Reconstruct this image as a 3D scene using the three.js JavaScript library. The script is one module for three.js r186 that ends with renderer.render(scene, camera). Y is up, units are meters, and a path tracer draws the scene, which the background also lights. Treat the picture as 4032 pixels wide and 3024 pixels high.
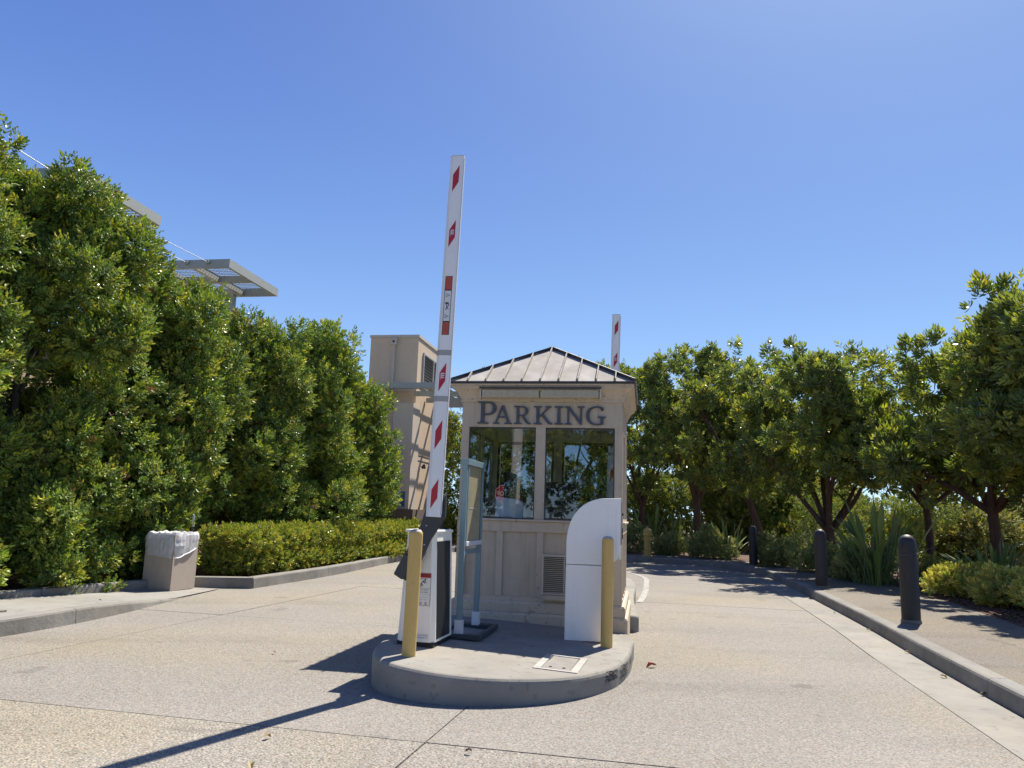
import * as THREE from 'three';
import { RoundedBoxGeometry } from 'three/addons/geometries/RoundedBoxGeometry.js';
import { TextGeometry } from 'three/addons/geometries/TextGeometry.js';
import { FontLoader } from 'three/addons/loaders/FontLoader.js';
import { mergeGeometries } from 'three/addons/utils/BufferGeometryUtils.js';

// ───────────── camera, sky, sun, exposure ─────────────
const scene = new THREE.Scene();
const camera = new THREE.PerspectiveCamera(53.08, 4 / 3, 0.05, 2000);
camera.rotation.order = 'YXZ';
camera.position.set(0, 1.27, 0);
camera.rotation.set(THREE.MathUtils.degToRad(9.6), 0, THREE.MathUtils.degToRad(1.8));
scene.add(camera);

const SUN = new THREE.Vector3(0.36, 1, -0.59).normalize();
{ // clear daylight sky: blue overhead, paler to the horizon, brighter round the sun
  const W = 512, H = 256, data = new Float32Array(W * H * 4);
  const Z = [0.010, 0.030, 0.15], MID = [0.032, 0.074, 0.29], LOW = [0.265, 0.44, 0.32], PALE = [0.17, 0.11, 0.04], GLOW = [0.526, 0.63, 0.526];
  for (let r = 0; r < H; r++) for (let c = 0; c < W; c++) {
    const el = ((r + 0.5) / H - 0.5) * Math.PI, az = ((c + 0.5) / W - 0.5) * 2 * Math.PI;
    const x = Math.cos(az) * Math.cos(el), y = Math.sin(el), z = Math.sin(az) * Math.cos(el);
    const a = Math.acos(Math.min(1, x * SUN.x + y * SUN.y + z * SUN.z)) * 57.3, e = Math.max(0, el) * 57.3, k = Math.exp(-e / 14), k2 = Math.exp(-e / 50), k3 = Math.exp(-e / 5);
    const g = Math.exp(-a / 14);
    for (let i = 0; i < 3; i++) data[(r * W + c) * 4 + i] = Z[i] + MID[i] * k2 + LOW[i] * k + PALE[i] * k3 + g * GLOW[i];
    data[(r * W + c) * 4 + 3] = 1;
  }
  const t = new THREE.DataTexture(data, W, H, THREE.RGBAFormat, THREE.FloatType);
  t.mapping = THREE.EquirectangularReflectionMapping; t.magFilter = t.minFilter = THREE.LinearFilter; t.needsUpdate = true;
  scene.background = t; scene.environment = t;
}
const sun = new THREE.DirectionalLight(new THREE.Color().setRGB(1, 0.93, 0.83), 5);
sun.name = 'sun'; sun.position.copy(SUN).multiplyScalar(60); sun.castShadow = true;
sun.shadow.mapSize.set(4096, 4096);
Object.assign(sun.shadow.camera, { left: -32, right: 32, top: 32, bottom: -32, near: 1, far: 140 });
scene.add(sun, sun.target);
const EXPOSURE = 1.9;

// ───────────── helpers ─────────────
const { sin, cos, PI, sqrt, floor, min, max, abs, hypot } = Math;
const V = (x, y, z) => new THREE.Vector3(x, y, z);
const rad = THREE.MathUtils.degToRad;
function RNG(s) { return () => { s = (s + 0x6d2b79f5) | 0; let t = Math.imul(s ^ (s >>> 15), 1 | s); t = (t + Math.imul(t ^ (t >>> 7), 61 | t)) ^ t; return ((t ^ (t >>> 14)) >>> 0) / 4294967296; }; }
const taken = {};
const numbered = (n) => { const k = taken[n] = (taken[n] ?? -1) + 1; return k ? n + '_' + String(k).padStart(3, '0') : n; };
const shadowed = (m) => { m.castShadow = m.receiveShadow = true; return m; };
function mesh(name, geo, mat, parent) { const m = shadowed(new THREE.Mesh(geo, mat)); m.name = parent ? name : numbered(name); (parent ?? scene).add(m); return m; }
function tag(o, label, category, group) { o.userData.label = label; o.userData.category = category; if (group) o.userData.group = group; return o; }
function thing(name, label, category, pos = [0, 0, 0], turn = 0, group) {
  const g = new THREE.Group(); g.name = numbered(name); g.position.set(...pos); g.rotation.y = turn; scene.add(g);
  return tag(g, label, category, group);
}
function part(name, parent, pos = [0, 0, 0]) { const g = new THREE.Group(); g.name = name; g.position.set(...pos); parent.add(g); return g; }
function struct(name, geo, mat) { const m = geo ? mesh(name, geo, mat) : new THREE.Group(); if (!geo) { m.name = numbered(name); scene.add(m); } m.userData.kind = 'structure'; return m; }
// texture coordinates in metres, by the way each face points
function metric(geo, s = 1) {
  const g = geo.index ? geo.toNonIndexed() : geo, p = g.attributes.position, uv = new Float32Array(p.count * 2), a = V(), b = V(), c = V();
  for (let i = 0; i < p.count; i += 3) {
    a.fromBufferAttribute(p, i); b.fromBufferAttribute(p, i + 1); c.fromBufferAttribute(p, i + 2);
    const n = b.clone().sub(a).cross(c.clone().sub(a)), x = abs(n.x), y = abs(n.y), z = abs(n.z);
    [a, b, c].forEach((v, k) => { const q = y >= x && y >= z ? [v.x, v.z] : x >= z ? [v.z, v.y] : [v.x, v.y]; uv[(i + k) * 2] = q[0] * s; uv[(i + k) * 2 + 1] = q[1] * s; });
  }
  g.setAttribute('uv', new THREE.BufferAttribute(uv, 2));
  return g;
}
const boxAt = (w, h, d, x = 0, y = 0, z = 0, bevel = 0) => metric((bevel ? new RoundedBoxGeometry(w, h, d, 2, bevel) : new THREE.BoxGeometry(w, h, d)).translate(x, y, z));
const boxUp = (x0, x1, y0, y1, z0, z1, bevel) => boxAt(x1 - x0, y1 - y0, z1 - z0, (x0 + x1) / 2, (y0 + y1) / 2, (z0 + z1) / 2, bevel);
function merged(list) { return mergeGeometries(list.map((g) => { const q = g.index ? g.toNonIndexed() : g; for (const k of Object.keys(q.attributes)) if (!['position', 'normal', 'uv'].includes(k)) q.deleteAttribute(k); return q; })); }
function prism(pts, y0, y1, bevel = 0) { // outline in x, z pulled up from y0 to y1
  const s = new THREE.Shape(pts.map(([x, z]) => new THREE.Vector2(x, -z)));
  const g = new THREE.ExtrudeGeometry(s, { depth: y1 - y0 - bevel * (bevel ? 1 : 0), bevelEnabled: bevel > 0, bevelSize: bevel, bevelThickness: bevel, bevelOffset: -bevel, bevelSegments: 3, curveSegments: 10 });
  g.rotateX(-PI / 2); g.translate(0, y0, 0);
  return metric(g);
}
function taperTube(pts, r0, r1, radial = 8, segs = 10) {
  const c = new THREE.CatmullRomCurve3(pts), f = c.computeFrenetFrames(segs, false), pos = [], idx = [], uv = [], len = c.getLength();
  for (let i = 0; i <= segs; i++) {
    const t = i / segs, p = c.getPointAt(t), r = r0 + (r1 - r0) * t;
    for (let j = 0; j <= radial; j++) {
      const a = j / radial * 2 * PI, q = p.clone().addScaledVector(f.normals[i], cos(a) * r).addScaledVector(f.binormals[i], sin(a) * r);
      pos.push(q.x, q.y, q.z); uv.push(j / radial * 2 * PI * r0, t * len);
      if (i < segs && j < radial) { const k = i * (radial + 1) + j; idx.push(k, k + 1, k + radial + 1, k + 1, k + radial + 2, k + radial + 1); }
    }
  }
  const g = new THREE.BufferGeometry();
  g.setAttribute('position', new THREE.Float32BufferAttribute(pos, 3)); g.setAttribute('uv', new THREE.Float32BufferAttribute(uv, 2));
  g.setIndex(idx); g.computeVertexNormals();
  return g;
}
const cyl = (r0, r1, h, x = 0, y = 0, z = 0, seg = 20) => new THREE.CylinderGeometry(r1, r0, h, seg).translate(x, y + h / 2, z);

// ───────────── noise and textures ─────────────
function lattice(seed, n) { const r = RNG(seed), a = new Float32Array(n * n).map(() => r()); return (x, y) => { const xi = floor(x), yi = floor(y), fx = x - xi, fy = y - yi, s = fx * fx * (3 - 2 * fx), t = fy * fy * (3 - 2 * fy), w = (k) => ((k % n) + n) % n; const g = (i, j) => a[w(j) * n + w(i)]; return (g(xi, yi) * (1 - s) + g(xi + 1, yi) * s) * (1 - t) + (g(xi, yi + 1) * (1 - s) + g(xi + 1, yi + 1) * s) * t; }; }
function fbm(seed, n, oct) { const L = []; for (let i = 0; i < oct; i++) L.push(lattice(seed + i * 17, n << i)); return (u, v) => { let s = 0, a = 0.5, m = 0; for (let i = 0; i < oct; i++) { s += a * L[i](u * (n << i), v * (n << i)); m += a; a *= 0.55; } return s / m; }; }
const toS = (x) => 255 * (x <= 0.0031308 ? 12.92 * x : 1.055 * Math.pow(x, 1 / 2.4) - 0.055);
function texture(size, fn, { srgb = true, repeat = 1, height } = {}) { // fn(u, v, ix, iy) gives linear rgb
  const H = height ?? size, d = new Uint8Array(size * H * 4);
  for (let y = 0; y < H; y++) for (let x = 0; x < size; x++) {
    const c = fn((x + 0.5) / size, (y + 0.5) / H, x, y), o = (y * size + x) * 4;
    for (let i = 0; i < 3; i++) d[o + i] = max(0, min(255, srgb ? toS(max(0, c[i])) : c[i] * 255));
    d[o + 3] = 255;
  }
  const t = new THREE.DataTexture(d, size, H); t.wrapS = t.wrapT = THREE.RepeatWrapping; t.magFilter = THREE.LinearFilter; t.minFilter = THREE.LinearMipmapLinearFilter; t.generateMipmaps = true;
  if (srgb) t.colorSpace = THREE.SRGBColorSpace;
  t.repeat.set(repeat, repeat); t.needsUpdate = true;
  return t;
}
const grain = (seed) => { const r = RNG(seed); return () => r(); };
const mixc = (a, b, t) => a.map((x, i) => x + (b[i] - x) * t);
const std = (o) => new THREE.MeshStandardMaterial(o);
const rgb = (r, g, b) => new THREE.Color().setRGB(r, g, b);

// exposed-aggregate paving: pebbles of several colours, old stains and tyre marks
function aggregate(seed, base, contrast, tile) {
  const r = grain(seed), blot = fbm(seed + 1, 4, 4), blot2 = fbm(seed + 2, 3, 5), warm = fbm(seed + 3, 5, 3), streak = fbm(seed + 9, 4, 4), oil = fbm(seed + 21, 26, 3);
  const N = 1024, peb = new Float32Array(N * N).map(() => r()), tint = new Float32Array(N * N).map(() => r());
  const S = 2048;
  return texture(S, (u, v, x, y) => {
    const k = ((y >> 1) % N) * N + ((x >> 1) + ((y >> 1) & 1)) % N, q = peb[k], f = r();
    let g = 1 + contrast * ((q < 0.16 ? -0.62 : q > 0.84 ? 0.62 : (q - 0.5) * 0.7) + (f - 0.5) * 0.5);
    const b = blot(u, v) - 0.5, b2 = blot2(u, v) - 0.5, w = warm(u, v) - 0.5, s = streak(u * 0.5, v * 3) - 0.5;
    const spot = oil(u, v); g *= 1 + b * 0.26 + b2 * 0.2 + max(0, s - 0.08) * -0.7 - (spot > 0.8 ? min(0.2, (spot - 0.8) * 6) : 0);
    const tn = tint[k], c = tn < 0.12 ? [1.08, 0.95, 0.85] : tn > 0.88 ? [0.92, 0.98, 1.04] : [1, 1, 1];
    return base.map((m, i) => m * g * c[i] * (1 + max(-0.05, w) * [0.14, 0.05, -0.32][i]));
  }, { repeat: 1 / tile });
}
const roadTex = [aggregate(11, [0.232, 0.215, 0.185], 0.5, 9.2)];
const bumpNoise = (seed, n, oct, rep, size = 512) => { const f = fbm(seed, n, oct), r = grain(seed + 5); return texture(size, (u, v) => { const h = f(u, v) * 0.7 + r() * 0.3; return [h, h, h]; }, { srgb: false, repeat: rep }); };
const roadBump = (() => { const r = grain(77); return texture(512, () => { const h = r(); return [h, h, h]; }, { srgb: false, repeat: 1 / 3.0 }); })();
const M = {};
M.road = new THREE.MeshPhysicalMaterial({ specularIntensity: 0.3, map: roadTex[0], bumpMap: roadBump, bumpScale: 0.004, roughness: 0.85 });
M.roadCoarse = new THREE.MeshPhysicalMaterial({ specularIntensity: 0.3, map: aggregate(41, [0.235, 0.216, 0.182], 0.7, 8.1), bumpMap: roadBump, bumpScale: 0.006, roughness: 0.85 });
M.walk = new THREE.MeshPhysicalMaterial({ specularIntensity: 0.3, map: aggregate(61, [0.18, 0.16, 0.13], 0.6, 7.3), bumpMap: roadBump, bumpScale: 0.004, roughness: 0.9 });
M.joint = std({ color: rgb(0.05, 0.047, 0.045), roughness: 1 });
function concreteTex(seed, base, tile) {
  const a = fbm(seed, 4, 5), b = fbm(seed + 3, 12, 4), c = fbm(seed + 6, 40, 2), r = grain(seed);
  return texture(1024, (u, v) => { const m = 1 + (a(u, v) - 0.5) * 0.42 + (b(u, v) - 0.5) * 0.26 + (r() - 0.5) * 0.12 - (c(u, v) > 0.78 ? 0.16 : 0), w = a(v, u) - 0.5; return base.map((x, i) => x * m * (1 + w * [0.08, 0, -0.12][i])); }, { repeat: 1 / tile });
}
M.concrete = new THREE.MeshPhysicalMaterial({ specularIntensity: 0.4, map: concreteTex(101, [0.25, 0.235, 0.202], 2.3), bumpMap: bumpNoise(3, 30, 3, 1 / 1.1), bumpScale: 0.003, roughness: 0.9 });
M.kerb = new THREE.MeshPhysicalMaterial({ specularIntensity: 0.4, map: concreteTex(131, [0.215, 0.205, 0.18], 1.7), bumpMap: M.concrete.bumpMap, bumpScale: 0.004, roughness: 0.92 });
M.pad = new THREE.MeshPhysicalMaterial({ specularIntensity: 0.4, map: concreteTex(151, [0.26, 0.25, 0.222], 3.1), bumpMap: M.concrete.bumpMap, bumpScale: 0.002, roughness: 0.9 });
function paintTex(seed, base, amount, tile, streaks = 0, chips = 0, under = [0.12, 0.09, 0.07]) {
  const q = fbm(seed + 12, 34, 3), q2 = fbm(seed + 14, 5, 2);
  const a = fbm(seed, 3, 5), b = fbm(seed + 4, 24, 3), s = fbm(seed + 8, 30, 3), r = grain(seed);
  return texture(512, (u, v) => { const m = 1 + (a(u, v) - 0.5) * amount + (b(u, v) - 0.5) * amount * 0.6 + (r() - 0.5) * 0.05 - streaks * max(0, s(u, v * 0.06) - 0.55); if (chips && q(u, v) + q2(u, v) * 0.25 > 0.98 - chips) return under.map((x) => x * (0.7 + r() * 0.5)); return base.map((x) => x * m); }, { repeat: 1 / tile });
}
M.tan = std({ map: paintTex(201, [0.48, 0.395, 0.285], 0.18, 1.3, 0.6), bumpMap: bumpNoise(31, 60, 2, 1 / 0.6), bumpScale: 0.0012, roughness: 0.75 });
M.tanTrim = std({ map: paintTex(211, [0.50, 0.41, 0.30], 0.16, 1.1, 0.5, 0.07, [0.33, 0.27, 0.20]), bumpMap: M.tan.bumpMap, bumpScale: 0.0008, roughness: 0.7 });
M.roof = std({ map: (() => { const a = fbm(221, 5, 5), b = fbm(227, 14, 4), r = grain(9); return texture(512, (u, v) => { const t = max(0, min(1, (a(u, v) - 0.4) * 3)), m = 0.85 + b(u, v) * 0.3 + (r() - 0.5) * 0.06; return mixc([0.27, 0.245, 0.21], [0.365, 0.34, 0.305], t).map((x) => x * m); }, { repeat: 1 / 1.1 }); })(), roughness: 0.85 });
M.roofDark = std({ color: rgb(0.035, 0.032, 0.03), roughness: 0.6 });
M.letter = std({ map: paintTex(231, [0.055, 0.065, 0.085], 0.3, 0.5), roughness: 0.55 });
M.yellow = std({ map: paintTex(241, [0.62, 0.41, 0.125], 0.12, 1.0, 0.1, 0.05, [0.40, 0.29, 0.13]), bumpMap: bumpNoise(34, 40, 2, 1 / 0.5, 256), bumpScale: 0.001, roughness: 0.5 });
M.white = std({ map: paintTex(251, [0.84, 0.81, 0.70], 0.07, 0.9, 0.35), roughness: 0.42 });
M.armWhite = std({ map: paintTex(256, [0.78, 0.78, 0.75], 0.08, 0.6, 0.2), roughness: 0.45 });
M.kioskWhite = std({ map: paintTex(261, [0.88, 0.86, 0.79], 0.05, 1.2, 0.15), roughness: 0.38 });
M.black = std({ color: rgb(0.012, 0.012, 0.013), roughness: 0.45 });
M.bracket = std({ map: paintTex(271, [0.045, 0.047, 0.052], 0.3, 0.4), roughness: 0.5 });
M.bollard = std({ map: paintTex(281, [0.022, 0.022, 0.024], 0.5, 0.8, 0.2, 0.07, [0.055, 0.054, 0.052]), roughness: 0.55 });
M.teal = std({ map: paintTex(291, [0.165, 0.245, 0.265], 0.14, 0.6, 0.2), roughness: 0.45 });
M.tealDark = std({ map: paintTex(295, [0.035, 0.05, 0.06], 0.25, 0.6), roughness: 0.5 });
M.sleeve = std({ color: rgb(0.62, 0.62, 0.63), roughness: 0.5 });
M.red = std({ map: paintTex(301, [0.42, 0.016, 0.03], 0.12, 0.3), roughness: 0.45 });
M.orange = std({ color: rgb(0.5, 0.09, 0.035), roughness: 0.5 });
M.grey = std({ color: rgb(0.28, 0.28, 0.27), roughness: 0.6 });
M.tape = std({ map: paintTex(305, [0.36, 0.355, 0.33], 0.2, 0.2), roughness: 0.7 });
M.hydrant = std({ map: paintTex(311, [0.46, 0.32, 0.085], 0.4, 0.4, 0.5), roughness: 0.6 });
M.cardboard = std({ map: paintTex(321, [0.40, 0.335, 0.27], 0.12, 0.8, 0.2), roughness: 0.85 });
M.bag = new THREE.MeshPhysicalMaterial({ flatShading: true, color: rgb(0.72, 0.73, 0.74), roughness: 0.85, transmission: 0.45, thickness: 0, clearcoat: 0.6, clearcoatRoughness: 0.2, side: THREE.DoubleSide });
M.stucco = std({ map: paintTex(331, [0.58, 0.44, 0.30], 0.1, 2.6, 0.2), bumpMap: bumpNoise(37, 70, 2, 1 / 0.8), bumpScale: 0.003, roughness: 0.9 });
M.stuccoTrim = std({ map: paintTex(335, [0.52, 0.44, 0.345], 0.1, 2.0, 0.2), roughness: 0.9 });
M.brownWall = std({ map: paintTex(338, [0.12, 0.085, 0.062], 0.2, 2.0, 0.2), roughness: 0.9 });
M.steel = std({ map: paintTex(341, [0.33, 0.335, 0.30], 0.12, 1.0, 0.15), roughness: 0.6 });
M.louver = std({ color: rgb(0.45, 0.43, 0.39), roughness: 0.6 });
M.galv = std({ color: rgb(0.5, 0.51, 0.52), roughness: 0.4, metalness: 0.5 });
M.dark = std({ color: rgb(0.012, 0.012, 0.013), roughness: 0.9 });
M.acrylic = new THREE.MeshPhysicalMaterial({ color: rgb(0.85, 0.85, 0.80), roughness: 0.05, transmission: 1, thickness: 0, specularIntensity: 0.3, side: THREE.DoubleSide });
M.darkBacking = std({ color: rgb(0.13, 0.125, 0.12), roughness: 0.8, metalness: 0.2 });  // plain dark sheet behind the grille and louvre slats, no open recess
M.glass = new THREE.MeshPhysicalMaterial({ color: rgb(0.58, 0.66, 0.73), roughness: 0.0, transmission: 1, thickness: 0, ior: 1.85, side: THREE.DoubleSide });
M.glassDark = new THREE.MeshPhysicalMaterial({ color: rgb(0.24, 0.28, 0.32), roughness: 0.0, transmission: 1, thickness: 0, ior: 1.55, side: THREE.DoubleSide });
M.interior = std({ color: rgb(0.10, 0.10, 0.10), roughness: 0.9 });
M.bark = std({ map: (() => { const a = fbm(351, 10, 4), b = fbm(357, 4, 4), r = grain(4); return texture(512, (u, v) => { const m = 0.55 + a(u * 2, v * 0.4) * 0.8 + (r() - 0.5) * 0.15; return mixc([0.085, 0.045, 0.03], [0.15, 0.085, 0.06], b(u, v)).map((x) => x * m); }, { repeat: 1 / 0.7 }); })(), bumpMap: bumpNoise(39, 14, 4, 1 / 0.4), bumpScale: 0.02, roughness: 0.95 });
M.greyBark = std({ map: paintTex(361, [0.11, 0.095, 0.08], 0.5, 0.5), roughness: 0.95 });
M.soil = std({ map: (() => { const a = fbm(371, 30, 4), b = fbm(375, 5, 3), r = grain(8); return texture(1024, (u, v) => { const m = 0.5 + a(u, v) * 0.9 + (r() - 0.5) * 0.5; return mixc([0.10, 0.055, 0.035], [0.17, 0.105, 0.065], b(u, v)).map((x) => x * m); }, { repeat: 1 / 2.2 }); })(), bumpMap: bumpNoise(40, 50, 3, 1 / 1.2), bumpScale: 0.03, roughness: 1 });
M.earth = std({ map: (() => { const a = fbm(381, 8, 5), b = fbm(385, 30, 3); return texture(1024, (u, v) => mixc([0.09, 0.085, 0.045], [0.16, 0.135, 0.08], a(u, v)).map((x) => x * (0.7 + b(u, v) * 0.6)), { repeat: 1 / 18 }); })(), roughness: 1 });
M.lens = new THREE.MeshPhysicalMaterial({ map: paintTex(391, [0.52, 0.47, 0.33], 0.35, 0.5, 0.4), roughness: 0.5, transmission: 0.3, thickness: 0 });

// ───────────── foliage ─────────────
function leaf(L, W, fold = 0.25, curl = 0.15) { // pointing along +y, face to +z
  const a = W * 0.44, f = W * fold, p = [[0, 0, 0], [-a, L * 0.3, f], [-a * 0.92, L * 0.68, f], [0, L, -L * curl], [a * 0.92, L * 0.68, f], [a, L * 0.3, f], [0, L * 0.5, 0]];
  const t = [[0, 6, 1], [1, 6, 2], [2, 6, 3], [3, 6, 4], [4, 6, 5], [5, 6, 0]], pos = [];
  for (const q of t) for (const k of q) pos.push(...p[k]);
  const g = new THREE.BufferGeometry(); g.setAttribute('position', new THREE.Float32BufferAttribute(pos, 3));
  return g;
}
function sprig(seed, n, L, W, stem, tilt0, tilt1, tips = 1.25) {
  const r = RNG(seed), list = [];
  for (let i = 0; i < n; i++) {
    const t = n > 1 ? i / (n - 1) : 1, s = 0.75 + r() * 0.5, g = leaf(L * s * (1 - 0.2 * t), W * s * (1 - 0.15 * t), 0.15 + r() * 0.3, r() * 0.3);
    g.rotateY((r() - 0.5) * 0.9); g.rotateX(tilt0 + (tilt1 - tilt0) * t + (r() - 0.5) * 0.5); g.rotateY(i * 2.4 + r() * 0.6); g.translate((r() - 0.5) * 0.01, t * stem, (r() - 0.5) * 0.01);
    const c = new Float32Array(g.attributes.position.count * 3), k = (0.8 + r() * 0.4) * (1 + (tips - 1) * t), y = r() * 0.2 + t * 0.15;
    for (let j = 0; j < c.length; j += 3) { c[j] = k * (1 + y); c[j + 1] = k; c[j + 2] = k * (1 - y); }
    g.setAttribute('color', new THREE.BufferAttribute(c, 3)); list.push(g);
  }
  const g = mergeGeometries(list); g.computeVertexNormals();
  return g;
}
const leafMat = (o) => new THREE.MeshPhysicalMaterial({ color: 0xffffff, vertexColors: true, roughness: 0.92, transmission: 0.33, thickness: 0, clearcoat: 0.45, clearcoatRoughness: 0.3, side: THREE.DoubleSide, ...o });
M.leafShiny = leafMat({ clearcoat: 0.45, clearcoatRoughness: 0.28 });
M.leafDull = leafMat({ transmission: 0.3, clearcoat: 0.2, clearcoatRoughness: 0.4 });
M.leafRosette = leafMat({ transmission: 0.48, clearcoat: 0.5, clearcoatRoughness: 0.25 });
const SPR = {
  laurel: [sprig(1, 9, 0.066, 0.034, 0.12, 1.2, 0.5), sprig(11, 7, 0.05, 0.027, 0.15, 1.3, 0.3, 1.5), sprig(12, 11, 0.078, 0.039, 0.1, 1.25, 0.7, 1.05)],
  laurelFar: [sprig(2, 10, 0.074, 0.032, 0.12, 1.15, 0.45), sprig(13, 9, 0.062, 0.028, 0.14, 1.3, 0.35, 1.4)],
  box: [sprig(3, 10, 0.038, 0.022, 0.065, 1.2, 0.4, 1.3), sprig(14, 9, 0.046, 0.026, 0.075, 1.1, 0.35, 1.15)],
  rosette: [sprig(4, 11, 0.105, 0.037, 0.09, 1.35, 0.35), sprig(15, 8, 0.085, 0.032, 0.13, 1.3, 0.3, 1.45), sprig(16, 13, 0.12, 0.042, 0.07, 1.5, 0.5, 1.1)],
  fine: sprig(5, 11, 0.05, 0.024, 0.08, 1.25, 0.4, 1.2),
  needle: sprig(6, 14, 0.09, 0.014, 0.14, 1.0, 0.3, 1.1),
  far: sprig(7, 9, 0.17, 0.07, 0.2, 1.2, 0.4),
};
const UPV = V(0, 1, 0);
// leaf sprays through the volume of many overlapping clumps
function foliage(name, parent, clumps, geos, count, mat, palette, seed, opt = {}) {
  const list = [].concat(geos);
  return list.map((g, i) => sprays(name, parent, clumps, g, floor(count / list.length), mat, palette, seed + i * 331, opt));
}
function sprays(name, parent, clumps, geo, count, mat, palette, seed, { up = 0.5, size = [0.75, 1.3], shell = 0.5, floorY = 0.02, keep } = {}) {
  const r = RNG(seed), cum = []; let tot = 0;
  for (const b of clumps) { tot += b[3] * b[3]; cum.push(tot); }
  const out = new THREE.InstancedMesh(geo, mat, count), q = new THREE.Quaternion(), m = new THREE.Matrix4(), u = V(), a = V(), p = V(), s = V(), col = new THREE.Color();
  const q2 = new THREE.Quaternion(); let n = 0, guard = 0;
  const tone = clumps.map(() => r());
  while (n < count && guard++ < count * 6) {
    let t = r() * tot, i = 0; while (cum[i] < t) i++;
    const b = clumps[i], th = r() * 2 * PI, y = r() * 2 - 1, k = sqrt(1 - y * y);
    u.set(cos(th) * k, y, sin(th) * k);
    const rr = b[3] * (1 - shell + shell * Math.cbrt(r())) * (0.92 + r() * 0.16 + (r() < 0.05 ? r() * 0.3 : 0));
    p.set(b[0] + u.x * rr, b[1] + u.y * rr * (b[4] ?? 1), b[2] + u.z * rr);
    if (p.y < floorY || (keep && !keep(p))) continue;
    a.set(u.x + (r() - 0.5) * 0.9, u.y + up + (r() - 0.5) * 0.7, u.z + (r() - 0.5) * 0.9).normalize();
    q.setFromUnitVectors(UPV, a).multiply(q2.setFromAxisAngle(UPV, r() * 6.28));
    const sc = size[0] + r() * (size[1] - size[0]); s.setScalar(sc);
    out.setMatrixAt(n, m.compose(p, q, s));
    const c = r() < 0.004 ? [0.20, 0.11, 0.035] : palette[floor(r() * palette.length)], w = 0.75 + 0.3 * tone[i] + r() * 0.3;
    out.setColorAt(n++, col.setRGB(c[0] * w, c[1] * w, c[2] * w));
  }
  out.count = n; out.name = name; out.userData.kind = 'stuff'; shadowed(out); parent.add(out);
  return out;
}
// clumps spread through an ellipsoid; a higher power makes its sides flatter
function clumpsIn(seed, n, c, rx, ry, rz, r0, r1, power = 2) {
  const r = RNG(seed), list = [];
  while (list.length < n) {
    const x = r() * 2 - 1, y = r() * 2 - 1, z = r() * 2 - 1, d = abs(x) ** power + abs(y) ** power + abs(z) ** power;
    if (d > 1 || d < (power > 2 ? 0.12 : 0.12)) continue;
    list.push([c[0] + x * rx, c[1] + y * ry, c[2] + z * rz, r0 + r() * (r1 - r0)]);
  }
  return list;
}
function clumpsBox(seed, n, x0, x1, y0, y1, z0, z1, r0, r1) { const r = RNG(seed); return Array.from({ length: n }, () => [x0 + r() * (x1 - x0), y0 + r() * (y1 - y0), z0 + r() * (z1 - z0), r0 + r() * (r1 - r0)]); }
const PAL = {
  laurel: [[0.12, 0.215, 0.015], [0.08, 0.16, 0.013], [0.18, 0.275, 0.016], [0.25, 0.31, 0.022], [0.09, 0.18, 0.018]],
  box: [[0.18, 0.265, 0.016], [0.23, 0.30, 0.018], [0.13, 0.22, 0.016], [0.29, 0.325, 0.022]],
  madrone: [[0.13, 0.205, 0.02], [0.19, 0.265, 0.02], [0.09, 0.155, 0.022], [0.26, 0.31, 0.028], [0.14, 0.20, 0.03]],
  gold: [[0.42, 0.45, 0.09], [0.36, 0.41, 0.08], [0.48, 0.49, 0.15], [0.24, 0.33, 0.06]],
  cover: [[0.23, 0.29, 0.10], [0.30, 0.35, 0.14], [0.16, 0.22, 0.06]],
  olive: [[0.18, 0.22, 0.04], [0.23, 0.25, 0.05], [0.13, 0.17, 0.035]],
};

// ───────────── the ground and the paving ─────────────
const YAW = -rad(10), AX = [cos(rad(10)), sin(rad(10))], AZ = [sin(rad(10)), -cos(rad(10))]; // rightwards and onwards along the drive
struct('ground', metric(new THREE.PlaneGeometry(1400, 1400, 1, 1).rotateX(-PI / 2).translate(0, -0.12, -300)), M.earth);
{
  const road = struct('road');
  const a = rad(13), U = [cos(a), sin(a)], W = [sin(a), -cos(a)], O = [-0.42, -4.56]; // a joint crossing in front of the island
  const r = RNG(5), base = mesh('joint_filler', metric(new THREE.BoxGeometry(70, 0.04, 90).translate(0, -0.05, 0)), M.joint, road);
  base.rotation.y = -a; base.position.set(0, -0.01, -6);
  const gap = 0.005;
  for (let i = -4; i < 4; i++) for (let j = -6; j < 7; j++) {
    const u0 = i * 3.9 + gap, u1 = (i + 1) * 3.9 - gap, w0 = j * 4.02 + gap, w1 = (j + 1) * 4.02 - gap;
    const P = (u, w) => [O[0] + U[0] * u + W[0] * w, O[1] + U[1] * u + W[1] * w];
    mesh('road_slab', prism([P(u0, w0), P(u1, w0), P(u1, w1), P(u0, w1)], -0.05, (r() - 0.5) * 0.003), j < 0 ? M.roadCoarse : M.road, road);
  }
}
function smooth(pts, n) { const c = new THREE.CatmullRomCurve3(pts.map(([x, z]) => V(x, 0, z)), false, 'centripetal'); return c; }
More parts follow.
